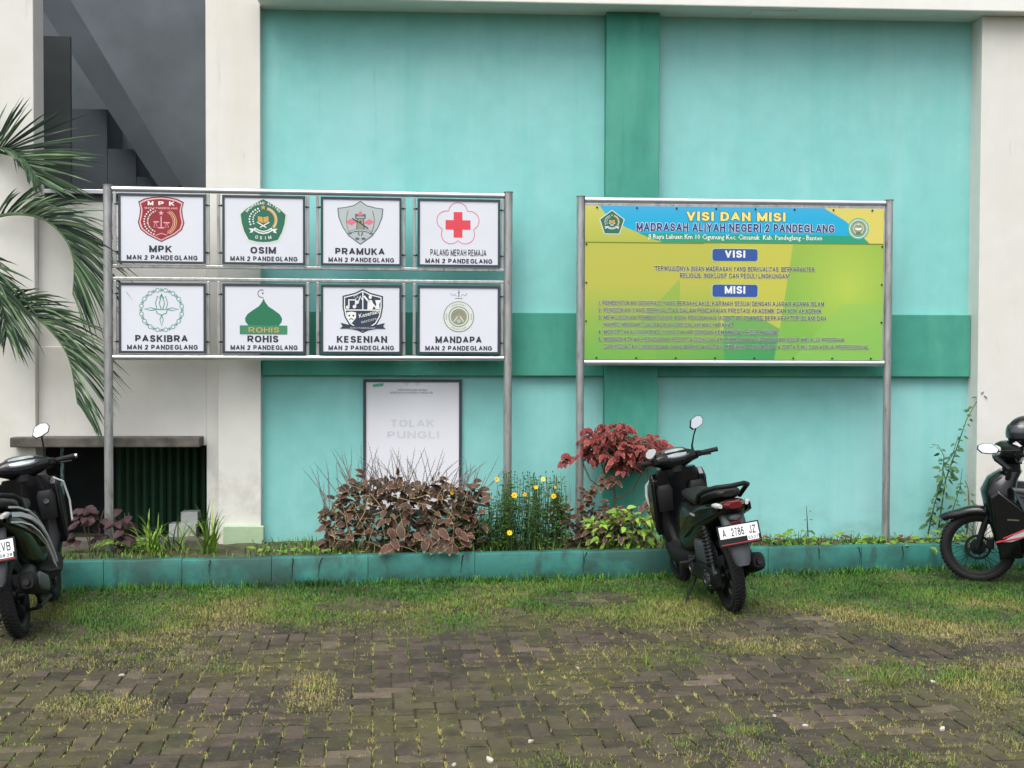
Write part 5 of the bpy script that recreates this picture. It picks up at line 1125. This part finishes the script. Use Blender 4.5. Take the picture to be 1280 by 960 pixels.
for (cx, cy, rx, ry) in clusters:
    for i in range(int(rx*ry/8.2)+2):
        a = r_.uniform(0, 6.28); q = math.sqrt(r_.random()); px, py = cx+rx*q*math.cos(a), cy+ry*q*math.sin(a)
        p = loc(px, py, Y0+r_.uniform(-.16, .14)); inst('leaf', leaf_mesh('rc' if i % 2 else 'rc2', 1, .6, RD if i % 2 else RD2, var=i % 3), rc, leafM(p, (math.cos(a)*.8+r_.gauss(0, .4), -.5+r_.gauss(0, .4), -.45+r_.gauss(0, .3)), (r_.gauss(0, .4), -.5, .8), r_.uniform(.055, .088)))
for (cx, cy) in ((708, 570), (713, 574), (704, 573), (758, 596), (770, 598), (764, 600), (754, 602), (812, 628), (806, 632), (818, 632)):
    for i in range(3):
        p = loc(cx+r_.uniform(-4, 4), cy+r_.uniform(-4, 4), Y0-.1); k = cy < 580
        inst('leaf', leaf_mesh('rc' if k else 'cb2', 1, .6, RD if k else BR2, var=i % 3), rc, leafM(p, (r_.gauss(0, .8), -.6, -.4), (0, -.5, .8), r_.uniform(.07, .10)))
b = MB(); b.tube([loc(740, 566), loc(722, 572), loc(708, 570)], .004, 5); b.build('branch', 'stem_brown', rc, smooth=True)

# yellow flowered cosmos
def cosmos(px0, px1, pyt, Y, label, flowers, n=60):
    xc = pX((px0+px1)/2, Y); z0 = soil(xc, Y)-.02; e = empty('flowering_plant', (xc, Y, z0), 0, label, 'plant', 'yellow flowered plants along the kerb'); r_ = random.Random(int(px0)); o = Vector((xc, Y, z0))
    fol = MB()
    for i in range(n):
        px = r_.uniform(px0, px1); py = pyt+r_.random()**1.4*45; top = at(px, py, Y+r_.uniform(-.15, .15))-o; base = Vector((top.x*.9+r_.uniform(-.05,.05), top.y*.5, 0)); st = MB(); mid = base.lerp(top, .55)+Vector((r_.uniform(-.04, .04), 0, 0))
        st.tube([base, mid, top], [.004, .003, .0018], 4)
        if i < 30: st.build('stem', 'stem_green', e)
        else: fol.add(st.v, st.f, 2)
        if r_.random() < .6: fol.tube([top, top+Vector((0, 0, .012))], [.004, .006], 5, m=2)
        for j in range(20):
            t_ = r_.uniform(.05, .95); c = base.lerp(mid, t_*2) if t_ < .5 else mid.lerp(top, t_*2-1); a = r_.uniform(0, 6.28); d = Vector((math.cos(a), math.sin(a), r_.uniform(-.1, .7))).normalized(); l = r_.uniform(.03, .07)*(1.2-t_*.4); s_ = d.cross(Vector((0, 0, 1))).normalized()*l*.12
            m_ = r_.choice((0, 0, 1)); p1 = c+d*l; fol.add([c, c+d*l*.5+s_, p1, c+d*l*.5-s_], [(0, 1, 2, 3)], m_)
            if j % 2 == 0:
                for q in (-1, 1): d2 = (d+s_.normalized()*q*.8).normalized(); cc = c+d*l*.35; fol.add([cc, cc+d2*l*.35+Vector((0, 0, l*.07)), cc+d2*l*.6, cc+d2*l*.35-Vector((0, 0, l*.07))], [(0, 1, 2, 3)], m_)
    f_ = fol.build('fine_foliage', ['leaf_green', 'leaf_dkgreen', 'stem_green'], e); tag(f_, kind='stuff')
    for (px, py, sz) in flowers:
        sz *= .8; c = at(px, py, Y-.2)-o; b = MB(); M = Matrix.Translation(c) @ Euler((R(90)+r_.gauss(-.35, .3), 0, r_.gauss(0, .4))).to_matrix().to_4x4()
        for k in range(8):
            a = 2*PI*k/8; ca2, sa2 = math.cos(a), math.sin(a); q = lambda r2, s2, z: (r2*ca2-s2*sa2, r2*sa2+s2*ca2, z)
            b.add([q(.1*sz, 0, 0), q(.55*sz, -.22*sz, .1*sz), q(1.0*sz, -.12*sz, .04*sz), q(.94*sz, 0, .02*sz), q(1.0*sz, .12*sz, .04*sz), q(.55*sz, .22*sz, .1*sz)], [(0, 1, 2, 3), (0, 3, 4, 5)], 0, M)
        b.lathe([(.24*sz, 0), (.2*sz, .10*sz), (0, .14*sz)], (0, 0, 0), 8, 1, M=M @ Matrix.Rotation(PI/2, 4, 'X')); b.tube([c, c+Vector((r_.uniform(-.02, .02), .08, -.12))], .002, 4, m=2); b.build('flower', ['petal', 'flower_eye', 'stem_green'], e)
cosmos(560, 640, 612, 10.46, 'dark green wispy plant with two yellow flowers left of the middle post', [(565, 616, .022), (621, 599, .028)], 100)
cosmos(628, 705, 590, 10.50, 'wispy green plant dotted with yellow flowers between the two inner posts', [(643, 619, .034), (656, 618, .024), (679, 599, .026), (670, 609, .022), (692, 620, .030), (694, 609, .016), (637, 666, .030)], 110)

# tall climbing weed by the right pilaster
def sprig(label, Y, paths, name='tall_weed', leafk=('wd', .5, ('leaf_weed', 'leaf_weed')), size=.06, step=7, tipbare=.12, dens=1.0, base=None, cat='weed'):
    bx_ = pX(base or paths[0][0][0], Y); z_ = soil(bx_, Y)-.02; o = Vector((bx_, Y, z_)); e = empty(name, o, 0, label, cat); r_ = random.Random(int(paths[0][0][0]))
    for pts in paths:
        q = [at(x, y, Y+r_.uniform(-.05, .05))-o for x, y in pts]; b = MB(); n = len(q); b.tube(q, [.007*(1-.75*i/(n-1)) for i in range(n)], 6); b.build('stem', 'stem_green', e, smooth=True)
        tot = sum(math.dist(pts[i], pts[i+1]) for i in range(n-1)); d = tot*.1
        while d < tot*(1-tipbare*.2):
            acc = 0
            for i in range(n-1):
                l = math.dist(pts[i], pts[i+1])
                if acc+l >= d: c = q[i].lerp(q[i+1], (d-acc)/l); break
                acc += l
            f = d/tot
            for k in range(2 if f < .8 else 1):
                if r_.random() > dens: continue
                a = r_.uniform(0, 6.28); dr = Vector((math.cos(a), math.sin(a)*.7-.2, r_.uniform(-.7, .2))); s_ = size*r_.uniform(.6, 1.25)*(1.15-.6*f)
                c2 = c+dr.normalized()*.02; inst('leaf', leaf_mesh(leafk[0], 1, leafk[1], leafk[2], var=r_.randrange(3)), e, leafM(c2, dr, (r_.gauss(0, .5), -.6, .8), s_))
            d += step*r_.uniform(.6, 1.4)
    return e
sprig('tall straggly weed with small leaves climbing in front of the mint and cream corner', 10.98,
      [[(1172, 668), (1182, 600), (1196, 560), (1208, 525), (1222, 500), (1240, 474)], [(1160, 668), (1168, 630), (1178, 600), (1180, 570), (1172, 556), (1162, 560)], [(1176, 668), (1190, 640), (1200, 610), (1203, 585)], [(1182, 600), (1178, 585), (1190, 570), (1198, 545)], [(1168, 640), (1160, 650), (1155, 662)], [(1208, 668), (1212, 640), (1210, 610), (1206, 600)]], size=.075, step=6.5)
sprig('slim weed with a pale seed head standing before the mint wall right of the scooter', 10.95, [[(1010, 672), (1009, 650), (1008, 632)]], name='seed_stalk', size=.05, step=9)
def low_weed(px, Y, label, h=.14, n=16, mt=('leaf_green', 'leaf_lime'), kind='lw', sz=.07, name='weed', g=None, wv=.16, cat='weed'):
    bx_ = pX(px, Y); z_ = soil(bx_, Y)-.01; e = empty(name, (bx_, Y, z_), 0, label, cat, g); r_ = random.Random(int(px))
    for i in range(n):
        a = r_.uniform(0, 6.28); rr = r_.random()*wv; zz = r_.uniform(.02, h)*(1-.5*rr/wv); c = Vector((rr*math.cos(a), rr*math.sin(a)*.6, zz)); dr = Vector((math.cos(a), math.sin(a)-.4, r_.uniform(-.3, .5))); inst('leaf', leaf_mesh(kind, 1, .45, mt, var=i % 3), e, leafM(c, dr, (r_.gauss(0, .4), -.5, .8), sz*r_.uniform(.7, 1.3)))
    b = MB()
    for i in range(4): a = r_.uniform(0, 6.28); b.tube([(0, 0, 0), (.5*wv*math.cos(a), .3*wv*math.sin(a), h*.8)], [.004, .002], 4)
    tag(b.build('stems', 'stem_green', e), kind='stuff'); return e
ORD = 'first second third fourth fifth sixth seventh eighth ninth tenth eleventh twelfth thirteenth'.split()
gw = 'low weeds growing along the flower bed'
for i, px in enumerate([952, 975, 998, 1022, 1046, 1064, 1086, 1108, 1130, 1150, 1168, 1190, 1216]):
    low_weed(px, 10.66+.06*(i % 3), ORD[i]+(' low green weed' if i % 4 else ' low reddish weed')+' right of the scooter, counted along the kerb', h=.10+.06*((i*7) % 3)/2, n=15, mt=('leaf_green', 'leaf_lime') if i % 4 else ('leaf_brown2', 'leaf_rededge'), kind='lw' if i % 4 else 'lwr', g=gw)
for i, px in enumerate([340, 352, 372, 392, 424]):
    low_weed(px, 10.2+.05*(i % 2), ORD[i]+' sparse weed in the bare soil left of the brown bush', h=.07, n=9, g='sparse weeds in the bare bed', sz=.05)
# wine leaved plants in the opening at the left, and grassy clumps
for (px, pyt, n, lab) in ((112, 632, 26, 'dark wine coloured plant just left of the left sign post'), (153, 636, 22, 'dark wine coloured plant just right of the left sign post')):
    Y = 10.25; bx_ = pX(px, Y); z_ = soil(bx_, Y)-.01; e = empty('wine_leaf_plant', (bx_, Y, z_), 0, lab, 'plant', 'wine leaved plants in the dark opening'); r_ = random.Random(px); H = zpx(pyt, Y, px)-z_
    for i in range(n):
        a = r_.uniform(0, 6.28); zz = H*r_.uniform(.15, 1); c = Vector((r_.uniform(-.14, .14)*(1.1-zz/H*.5), r_.uniform(-.1, .05), zz)); inst('leaf', leaf_mesh('wl', 1, .66, ('wine', 'wine'), var=i % 3), e, leafM(c, (math.cos(a), math.sin(a)*.6-.3, -.4), (0, -.6, .8), r_.uniform(.07, .12)))
    for i in range(4): b = MB(); b.tube([(r_.uniform(-.02, .02), 0, 0), (r_.uniform(-.12, .12), r_.uniform(-.05, .05), H*.9)], [.006, .003], 5); b.build('stem', 'stem_brown', e)
def clump(name, label, cat, px, py_base, Y, n, L0, L1, w_, mats_, lean=.6, mat_w=None, z=None, group=None, part='blade', bendf=.6, spread=.03):
    bx_ = pX(px, Y); z_ = soil(bx_, Y)-.01 if z is None else z; e = empty(name, (bx_, Y, z_), 0, label, cat, group); r_ = random.Random(int(px*7+n))
    for i in range(n):
        a = r_.uniform(0, 6.28); L_ = r_.uniform(L0, L1); th = abs(r_.gauss(0, lean*.6)); d = Vector((math.cos(a)*math.sin(th), math.sin(a)*math.sin(th), math.cos(th))); out = Vector((math.cos(a), math.sin(a), 0)); p = Vector((r_.gauss(0, spread), r_.gauss(0, spread*.6), 0)); b = MB(); L2 = []; k = 6
        side = Vector((-math.sin(a), math.cos(a), 0)); be = bendf*r_.uniform(.4, 1.3)
        pts = []
        for j in range(k+1):
            t_ = j/k; q = p+d*L_*t_+(out*.6-Vector((0, 0, 1)))*be*L_*t_**2.4*.55; ww = w_*(1-t_)**.6*min(1, .5+t_*3); pts.append((q-side*ww/2, q+Vector((0, 0, -ww*.15)), q+side*ww/2))
        vs = [v for tr in pts for v in tr]; b.add(vs, [(j*3+c, (j+1)*3+c, (j+1)*3+c+1, j*3+c+1) for j in range(k) for c in (0, 1)]); b.build(part, r_.choice(mats_), e, smooth=True)
    return e
clump('grass_clump', 'tall arching grass clump at the foot of the cream pilaster', 'grass clump', 263, 680, 10.25, 34, .28, .62, .020, ['leaf_green', 'g_mid', 'leaf_lime'], .55)
clump('grass_clump', 'spreading green grass clump low beside the left sign post', 'grass clump', 190, 690, 10.12, 34, .22, .5, .022, ['g_mid', 'leaf_green', 'leaf_lime'], .8)
clump('grass_clump', 'long arching blades of grass before the green corrugated sheets', 'grass clump', 222, 685, 10.35, 16, .35, .62, .016, ['g_mid', 'leaf_weed'], .8, bendf=.9)
clump('dry_grass', 'thin dry leaning grass stalks on the left side of the brown bush', 'dry grass', 425, 655, 10.7, 12, .25, .55, .007, ['dead', 'spike'], .75, bendf=.15)
clump('dry_grass', 'thin pale dry stalks rising behind the left post of the right board', 'dry grass', 707, 600, 10.85, 9, .45, .82, .006, ['dead', 'g_straw'], .28, bendf=.15)
# one fern-like weed near the left post
e = empty('fern', (pX(165, 10.15), 10.15, soil(pX(165, 10.15), 10.15)-.01), 0, 'small fern with drooping feathered fronds right of the left sign post', 'fern')
r_ = random.Random(9)
for i in range(7):
    a = R(-20+i*37); L_ = r_.uniform(.25, .42); b = MB(); prev = None
    pts = [Vector((math.cos(a)*L_*t_*.8, math.sin(a)*L_*t_*.4, L_*(.85*t_-.75*t_*t_)+.02)) for t_ in [j/9 for j in range(10)]]; b.tube(pts, .003, 4)
    for j in range(1, 10):
        for s_ in (-1, 1):
            c = pts[j]; t_ = (pts[j]-pts[j-1]).normalized(); sd = Vector((-t_.y, t_.x, .0)); sd = (sd.normalized() if sd.length > .01 else Vector((1, 0, 0)))*s_; l = .07*math.sin(PI*j/10.5)+.015; q = c+sd*l+t_*l*.4-Vector((0, 0, l*.3)); b.add([c, (c+q)/2+t_*.008, q, (c+q)/2-t_*.008], [(0, 1, 2, 3)])
    b.build('frond', 'leaf_lime' if i % 2 else 'leaf_green', e)

# ------------------------------------------------------------------ palm
pal = empty('palm_tree', (-4.75, 10.55, .17), 0, 'palm at the left edge with arching fronds drooping past the sign board', 'palm tree')
o = Vector(pal.location); r_ = random.Random(13)
b = MB(); nseg = 40
b.loft([ringz(i*2.9/nseg, -.05*math.sin(i/nseg*2), 0, (.15-.055*i/nseg)*(1.0 if i % 3 else 1.07), (.15-.055*i/nseg)*(1.0 if i % 3 else 1.07), 14, 2) for i in range(nseg+1)]); b.build('trunk', 'trunk', pal, smooth=True)
crown = Vector((-.05, 0, 2.75))
def bez(P_, n):
    out = []
    for i in range(n+1):
        t_ = i/n*(len(P_)-1); k = min(int(t_), len(P_)-2); f = t_-k; p0 = P_[max(k-1, 0)]; p1 = P_[k]; p2 = P_[k+1]; p3 = P_[min(k+2, len(P_)-1)]
        out.append(.5*((2*p1)+(p2-p0)*f+(2*p0-5*p1+4*p2-p3)*f*f+(3*p1-p0-3*p2+p3)*f**3))
    return out
def frond(ctrl, LL, Yoff=0, sides=(1, -1), inner=.55, n=60, start=.25, grav=.5, nm='frond'):
    pts = bez(ctrl, n); b = MB(); b.tube(pts, [.016*(1-.85*i/n)+.002 for i in range(n+1)], 6, m=1)
    for i in range(int(n*start), n):
        for rep in ((0, 1) if i % 2 else (0,)):
            for s_ in sides:
                f = i/n; c = pts[i].lerp(pts[min(n, i+1)], rep*.5+r_.uniform(-.2, .2)); T_ = (pts[min(n, i+1)]-pts[i-1]).normalized(); N_ = Vector((0, 1, 0)).cross(T_).normalized()
                if N_.z < 0 and abs(N_.z) > abs(N_.x): N_ = -N_
                if T_.z < -.5 and N_.x < 0: N_ = -N_
                L_ = LL*(.55+.9*math.sin(PI*min(1, (f-start)/(1-start)*.86+.12)))*r_.uniform(.75, 1.1)*(1 if s_ > 0 else inner)
                d = (T_*(.75+.4*f)+N_*(.75 if s_ > 0 else -.35)+Vector((0, r_.gauss(-.1 if s_ > 0 else -.5, .32), 0))+Vector((r_.gauss(0, .08), 0, r_.gauss(0, .08)))).normalized()
                w_ = .019*r_.uniform(.8, 1.2); K = 5; vs = []
                sd = d.cross(Vector((0, -1, 0))+Vector((r_.gauss(0, .5), 0, r_.gauss(0, .5)))).normalized()
                g_ = grav*r_.uniform(.5, 1.5)
                for j in range(K+1):
                    t_ = j/K; q = c+d*L_*t_+Vector((0, 0, -1))*g_*L_*t_*t_*.55; ww = w_*(math.sin(PI*(t_*.86+.14))**.7 if t_ < 1 else .03)/2; vs += [q-sd*ww, q+Vector((0, -.3*ww, .3*ww)), q+sd*ww]
                m_ = r_.choice((0, 0, 1, 2)); b.add(vs, [(j*3+k, (j+1)*3+k, (j+1)*3+k+1, j*3+k+1) for j in range(K) for k in (0, 1)], m_)
    return b.build(nm, ['palm', 'palm_lt', 'palm_dk'], pal, smooth=True)
def C_(L_): return [crown+Vector((0, 0, .0))]+[at(x, y, Y)-o for x, y, Y in L_]
frond(C_([(-45, 205, 10.72), (0, 185, 10.62), (30, 200, 10.57), (50, 228, 10.52)]), .50, start=.30, grav=.12, inner=.4)
frond(C_([(-40, 280, 10.72), (10, 268, 10.57), (50, 272, 10.52), (78, 294, 10.50), (92, 326, 10.50), (91, 368, 10.52)]), .46, start=.28, grav=.6, sides=(1,), n=84)
frond(C_([(-40, 385, 10.72), (0, 378, 10.52), (32, 388, 10.47), (62, 412, 10.44), (86, 448, 10.42), (97, 505, 10.44)]), .44, start=.28, grav=.75, sides=(1,), n=84)
frond(C_([(-60, 300, 10.52), (-20, 330, 10.42), (0, 370, 10.40), (8, 420, 10.42)]), .30, start=.35, grav=.8, inner=.6)
frond(C_([(-110, 220, 10.82), (-220, 250, 10.82), (-270, 380, 10.82)]), .42, start=.3, grav=.8)
frond(C_([(-90, 130, 11.12), (-120, 90, 11.42), (-150, 140, 11.72)]), .42, start=.3, grav=.5)

# ================================================================== GRASS
rg = np.random.default_rng(3)
def nz(x, y, s, k): return noise.noise((x*s, y*s, k))
def px_y(Xq, Yq):
    return cam_px((Xq, Yq, 0))
blobs = [(130, 885, 70, 17, 1.0), (395, 872, 38, 20, .8), (395, 850, 30, 10, .5), (285, 838, 45, 7, .5), (935, 908, 34, 12, .5), (1110, 850, 75, 24, .7), (1250, 850, 70, 30, .8), (1270, 905, 50, 30, .5), (190, 820, 90, 20, .55), (810, 822, 80, 16, .4), (955, 808, 60, 10, .7), (720, 955, 60, 12, .7), (900, 935, 80, 20, .45), (1200, 770, 130, 34, 1.0), (840, 780, 60, 14, .5), (60, 830, 80, 10, .5), (1100, 950, 100, 14, .5)]
def cover(X, Y):
    d = kerbY(X)-Y
    if d < .03: return 0
    px, py = px_y(X, Y); c = 0.0
    lim = 1.75+.35*nz(X, Y, .8, 1)+.45*max(0, min(1, (330-px)/200))+max(0, (px-900)/380)*.5
    c = max(0, min(1, (lim-d)/.55))*(1.25+.9*nz(X, Y, 1.7, 5)+.35*nz(X, Y, 5, 9))
    if d < .35: c += .35
    for (bx, by, rx, ry, a) in blobs:
        q = ((px-bx)/rx)**2+((py-by)/ry)**2
        if q < 1.6: c += a*max(0, 1-q/1.6)**.6*(1+.6*nz(X, Y, 7, 2))
    # bare patches seen in the grass
    for (bx, by, rx, ry) in ((450, 757, 60, 10), (735, 750, 60, 11), (40, 790, 70, 16), (640, 770, 26, 10), (880, 795, 40, 6)):
        q = ((px-bx)/rx)**2+((py-by)/ry)**2
        if q < 1: c *= .25
    return c
def blades(name, N, lo, hi, fn, wd, mats_, kind='stuff', label=None, cat='grass'):
    out = []; 
    X = rg.uniform(-5.5, 5.6, N*6); Y = rg.uniform(5.0, 11.0, N*6); keep = []
    for x, y in zip(X, Y):
        if len(keep) >= N: break
        c = fn(x, y)
        if c > 0 and rg.random() < c: keep.append((x, y, c))
    build_blades(name, keep, lo, hi, wd, mats_, label, cat)
def build_blades(name, keep, lo, hi, wd, mats_, label, cat, flat=.75):
    n = len(keep); A = np.array(keep); x, y = A[:, 0], A[:, 1]; cc = A[:, 2]
    # blades grow in little tussocks
    a = rg.uniform(0, 2*np.pi, n); L_ = rg.uniform(lo, hi, n)*(0.7+.5*np.clip(cc, 0, 1)); th = np.abs(rg.normal(flat, .35, n)); w_ = rg.uniform(.6, 1.3, n)*wd
    dx, dy, dz = np.cos(a)*np.sin(th), np.sin(a)*np.sin(th), np.abs(np.cos(th))
    sx, sy = -np.sin(a), np.cos(a); z0 = np.full(n, -.012)
    v = np.zeros((n, 5, 3)); v[:, 0] = np.stack([x-sx*w_/2, y-sy*w_/2, z0], 1); v[:, 1] = np.stack([x+sx*w_/2, y+sy*w_/2, z0], 1)
    mx, my, mz = x+dx*L_*.55, y+dy*L_*.55, z0+dz*L_*.6+.008
    v[:, 2] = np.stack([mx-sx*w_*.4, my-sy*w_*.4, mz], 1); v[:, 3] = np.stack([mx+sx*w_*.4, my+sy*w_*.4, mz], 1)
    dr = rg.uniform(-.1, .35, n); v[:, 4] = np.stack([x+dx*L_*1.05, y+dy*L_*1.05, z0+dz*L_*(1-dr)+.004], 1)
    me = bpy.data.meshes.new(name); me.vertices.add(n*5); me.vertices.foreach_set('co', v.ravel())
    idx = np.arange(n)*5; loops = np.stack([idx, idx+1, idx+3, idx+2, idx+2, idx+3, idx+4], 1).ravel(); me.loops.add(n*7); me.loops.foreach_set('vertex_index', loops)
    me.polygons.add(n*2); st = np.stack([np.arange(n)*7, np.arange(n)*7+4], 1).ravel(); me.polygons.foreach_set('loop_start', st)
    tone = np.array([nz(p, q, 1.3, 8)+.45*nz(p, q, 4, 3) for p, q in zip(x, y)])+rg.normal(0, .22, n)+GT(x, y)
    mi = np.digitize(tone, [-.42, -.02, .34, .70]); me.polygons.foreach_set('material_index', np.repeat(mi, 2))
    for m in mats_: me.materials.append(MATS[m])
    me.update(calc_edges=True); me.validate(); o = bpy.data.objects.new(name, me); COL.objects.link(o); tag(o, label, cat, None, 'stuff')
def GT(x, y):        # greener by the kerb and at the right, drier towards the camera
    d = (10.08+KS*x)-y; return np.clip((d-.7)*.42, -.35, .55)-np.clip((x-1.5)*.13, 0, .38)*(d < 2.0)
GM = ['g_dark', 'g_lush', 'g_mid', 'g_dry', 'g_straw']
blades('lawn_grass', 210000, .016, .040, cover, .0034, GM, label='short patchy grass covering the pavers towards the kerb')
# grass in the brick joints
keep = []; jr = random.Random(17)
for (X, Y, rot) in bricks:
    if Y < 4.9 or abs(X) > 4.6: continue
    base = .62+.75*nz(X, Y, 1.1, 12)+.35*nz(X, Y, 3.0, 4)+(.15 if X > .3 else 0)
    if Y > 8.6: base += .3
    if base < .12: continue
    an = PA+rot
    for e_ in range(4):
        if jr.random() > base*.95: continue
        side = (e_ % 2)*2-1
        t0 = jr.uniform(-1, 1)
        for k in range(jr.randrange(8, 36)):
            t_ = max(-1, min(1, t0+jr.gauss(0, .28)))
            if e_ < 2: lx, ly = t_*BW, side*BW/2
            else: lx, ly = side*BW, t_*BW/2
            lx += jr.gauss(0, .003); ly += jr.gauss(0, .003); keep.append((X+lx*math.cos(an)-ly*math.sin(an), Y+lx*math.sin(an)+ly*math.cos(an), .2+base*.3))
print('joint blades', len(keep))
_GT = GT
def GT(x, y): return _GT(x, y)+.30
build_blades('joint_grass', keep, .012, .040, .0024, GM, 'thin dry grass sprouting from the joints between the pavers', 'grass', 1.2)
GT = _GT
# fringe growing against the kerb foot
keep = []
for i in range(9000):
    x = rg.uniform(-5, 5); d = abs(rg.normal(0, .05))+.01; h = .6+.9*nz(x, 0, 3, 2)
    if rg.random() < h: keep.append((x, kerbY(x)-d, 1.0))
def GT(x, y): return np.full_like(x, -.25)
build_blades('kerb_fringe', keep, .03, .085, .006, ['g_dark', 'g_lush', 'leaf_green', 'g_mid', 'g_mid'], 'taller green fringe of grass along the foot of the teal kerb', 'grass', .55)
# thin cover of grass and moss on the flower bed
keep = []
for i in range(9000):
    x = rg.uniform(-4.5, 4.8); y0 = kerbY(x)+.11; y = rg.uniform(y0, 11.0+.056*x-.15)
    if rg.random() < .35+.9*nz(x, y, 1.5, 6)+(.25 if x > 1.5 else 0): keep.append((x, y, .8))
k0 = len(bpy.data.objects); build_blades('bed_grass', keep, .03, .09, .007, ['g_dark', 'leaf_green', 'g_mid', 'g_mid', 'g_dry'], 'short grass and seedlings covering the soil of the flower bed', 'grass', .6)
bpy.data.objects['bed_grass'].location.z = .205
# the tufts that stand out
tufts = [(935, 918, .10, 60, 'pale spiky tuft of grass alone on the bricks below the right board'), (1118, 858, .20, 60, 'tall straw coloured tuft at the edge of the right grass patch'), (1085, 852, .13, 46, 'yellowish tuft just left of the tall straw tuft'), (808, 930, .10, 26, 'thin tuft with one upright stalk low right of the centre'),
         (1238, 870, .13, 40, 'dry tuft on the right grass patch near the picture edge'), (395, 862, .10, 34, 'green tuft at the head of the small mossy patch left of centre'), (402, 882, .09, 34, 'pale tuft in the middle of the small mossy patch left of centre'), (812, 830, .13, 28, 'wiry green tuft between the bricks right below the scooter'),
         (870, 800, .12, 22, 'slender tuft beyond the wiry one under the scooter'), (163, 892, .09, 24, 'pair of pale blades at the right end of the left moss patch'), (248, 902, .08, 28, 'pale tuft on bare bricks right of the left moss patch'), (990, 806, .09, 18, 'short light tuft on the grass edge below the right board')]
for (px, py, L_, n, lab) in tufts:
    p = gnd(px, py); clump('grass_tuft', lab, 'grass tuft', px, py, p.y, n, L_*.45, L_, .0035, ['g_dry', 'g_straw', 'g_mid'] if px not in (395, 812) else ['g_mid', 'g_dry', 'leaf_lime'], 1.25, z=-.01, group='tufts of grass on the pavers', bendf=.45, spread=.02)
# litter
for i, (px, py, s_, lab) in enumerate([(612, 951, .05, 'largest white scrap of paper at the bottom near the centre'), (568, 957, .03, 'tiny white scrap at the bottom edge'), (663, 928, .03, 'small pale scrap on dark bricks right of centre'), (968, 896, .03, 'small white pebble below the spiky tuft'), (722, 836, .02, 'tiny white scrap behind the centre bricks'), (152, 845, .035, 'pale scrap on the grass at the left'),
                                      (1178, 912, .04, 'small pale chip at the right among dry blades'), (1060, 852, .025, 'small round white pebble by the dry tufts'), (1006, 908, .03, 'pale chip close to the spiky tuft'), (1166, 853, .03, 'white pebble right of the straw tuft')]):
    p = gnd(px, py); r2 = random.Random(i); b = MB(); s_ *= .62; ol = [(s_*r2.uniform(.6, 1)*math.cos(a*PI/3.5), s_*.6*r2.uniform(.6, 1)*math.sin(a*PI/3.5)) for a in range(7)]
    b.loft([[(x, y, .0) for x, y in ol], [(x*.95, y*.95, .006+.004*r2.random()) for x, y in ol], [(x*.6, y*.6, .010) for x, y in ol]]); tag(b.build('litter_scrap', 'paper_litter', None, loc=(p.x, p.y, .001), rot=(r2.gauss(0, .1), r2.gauss(0, .1), r2.uniform(0, 3))), lab, 'litter', 'scraps and pebbles on the pavers')
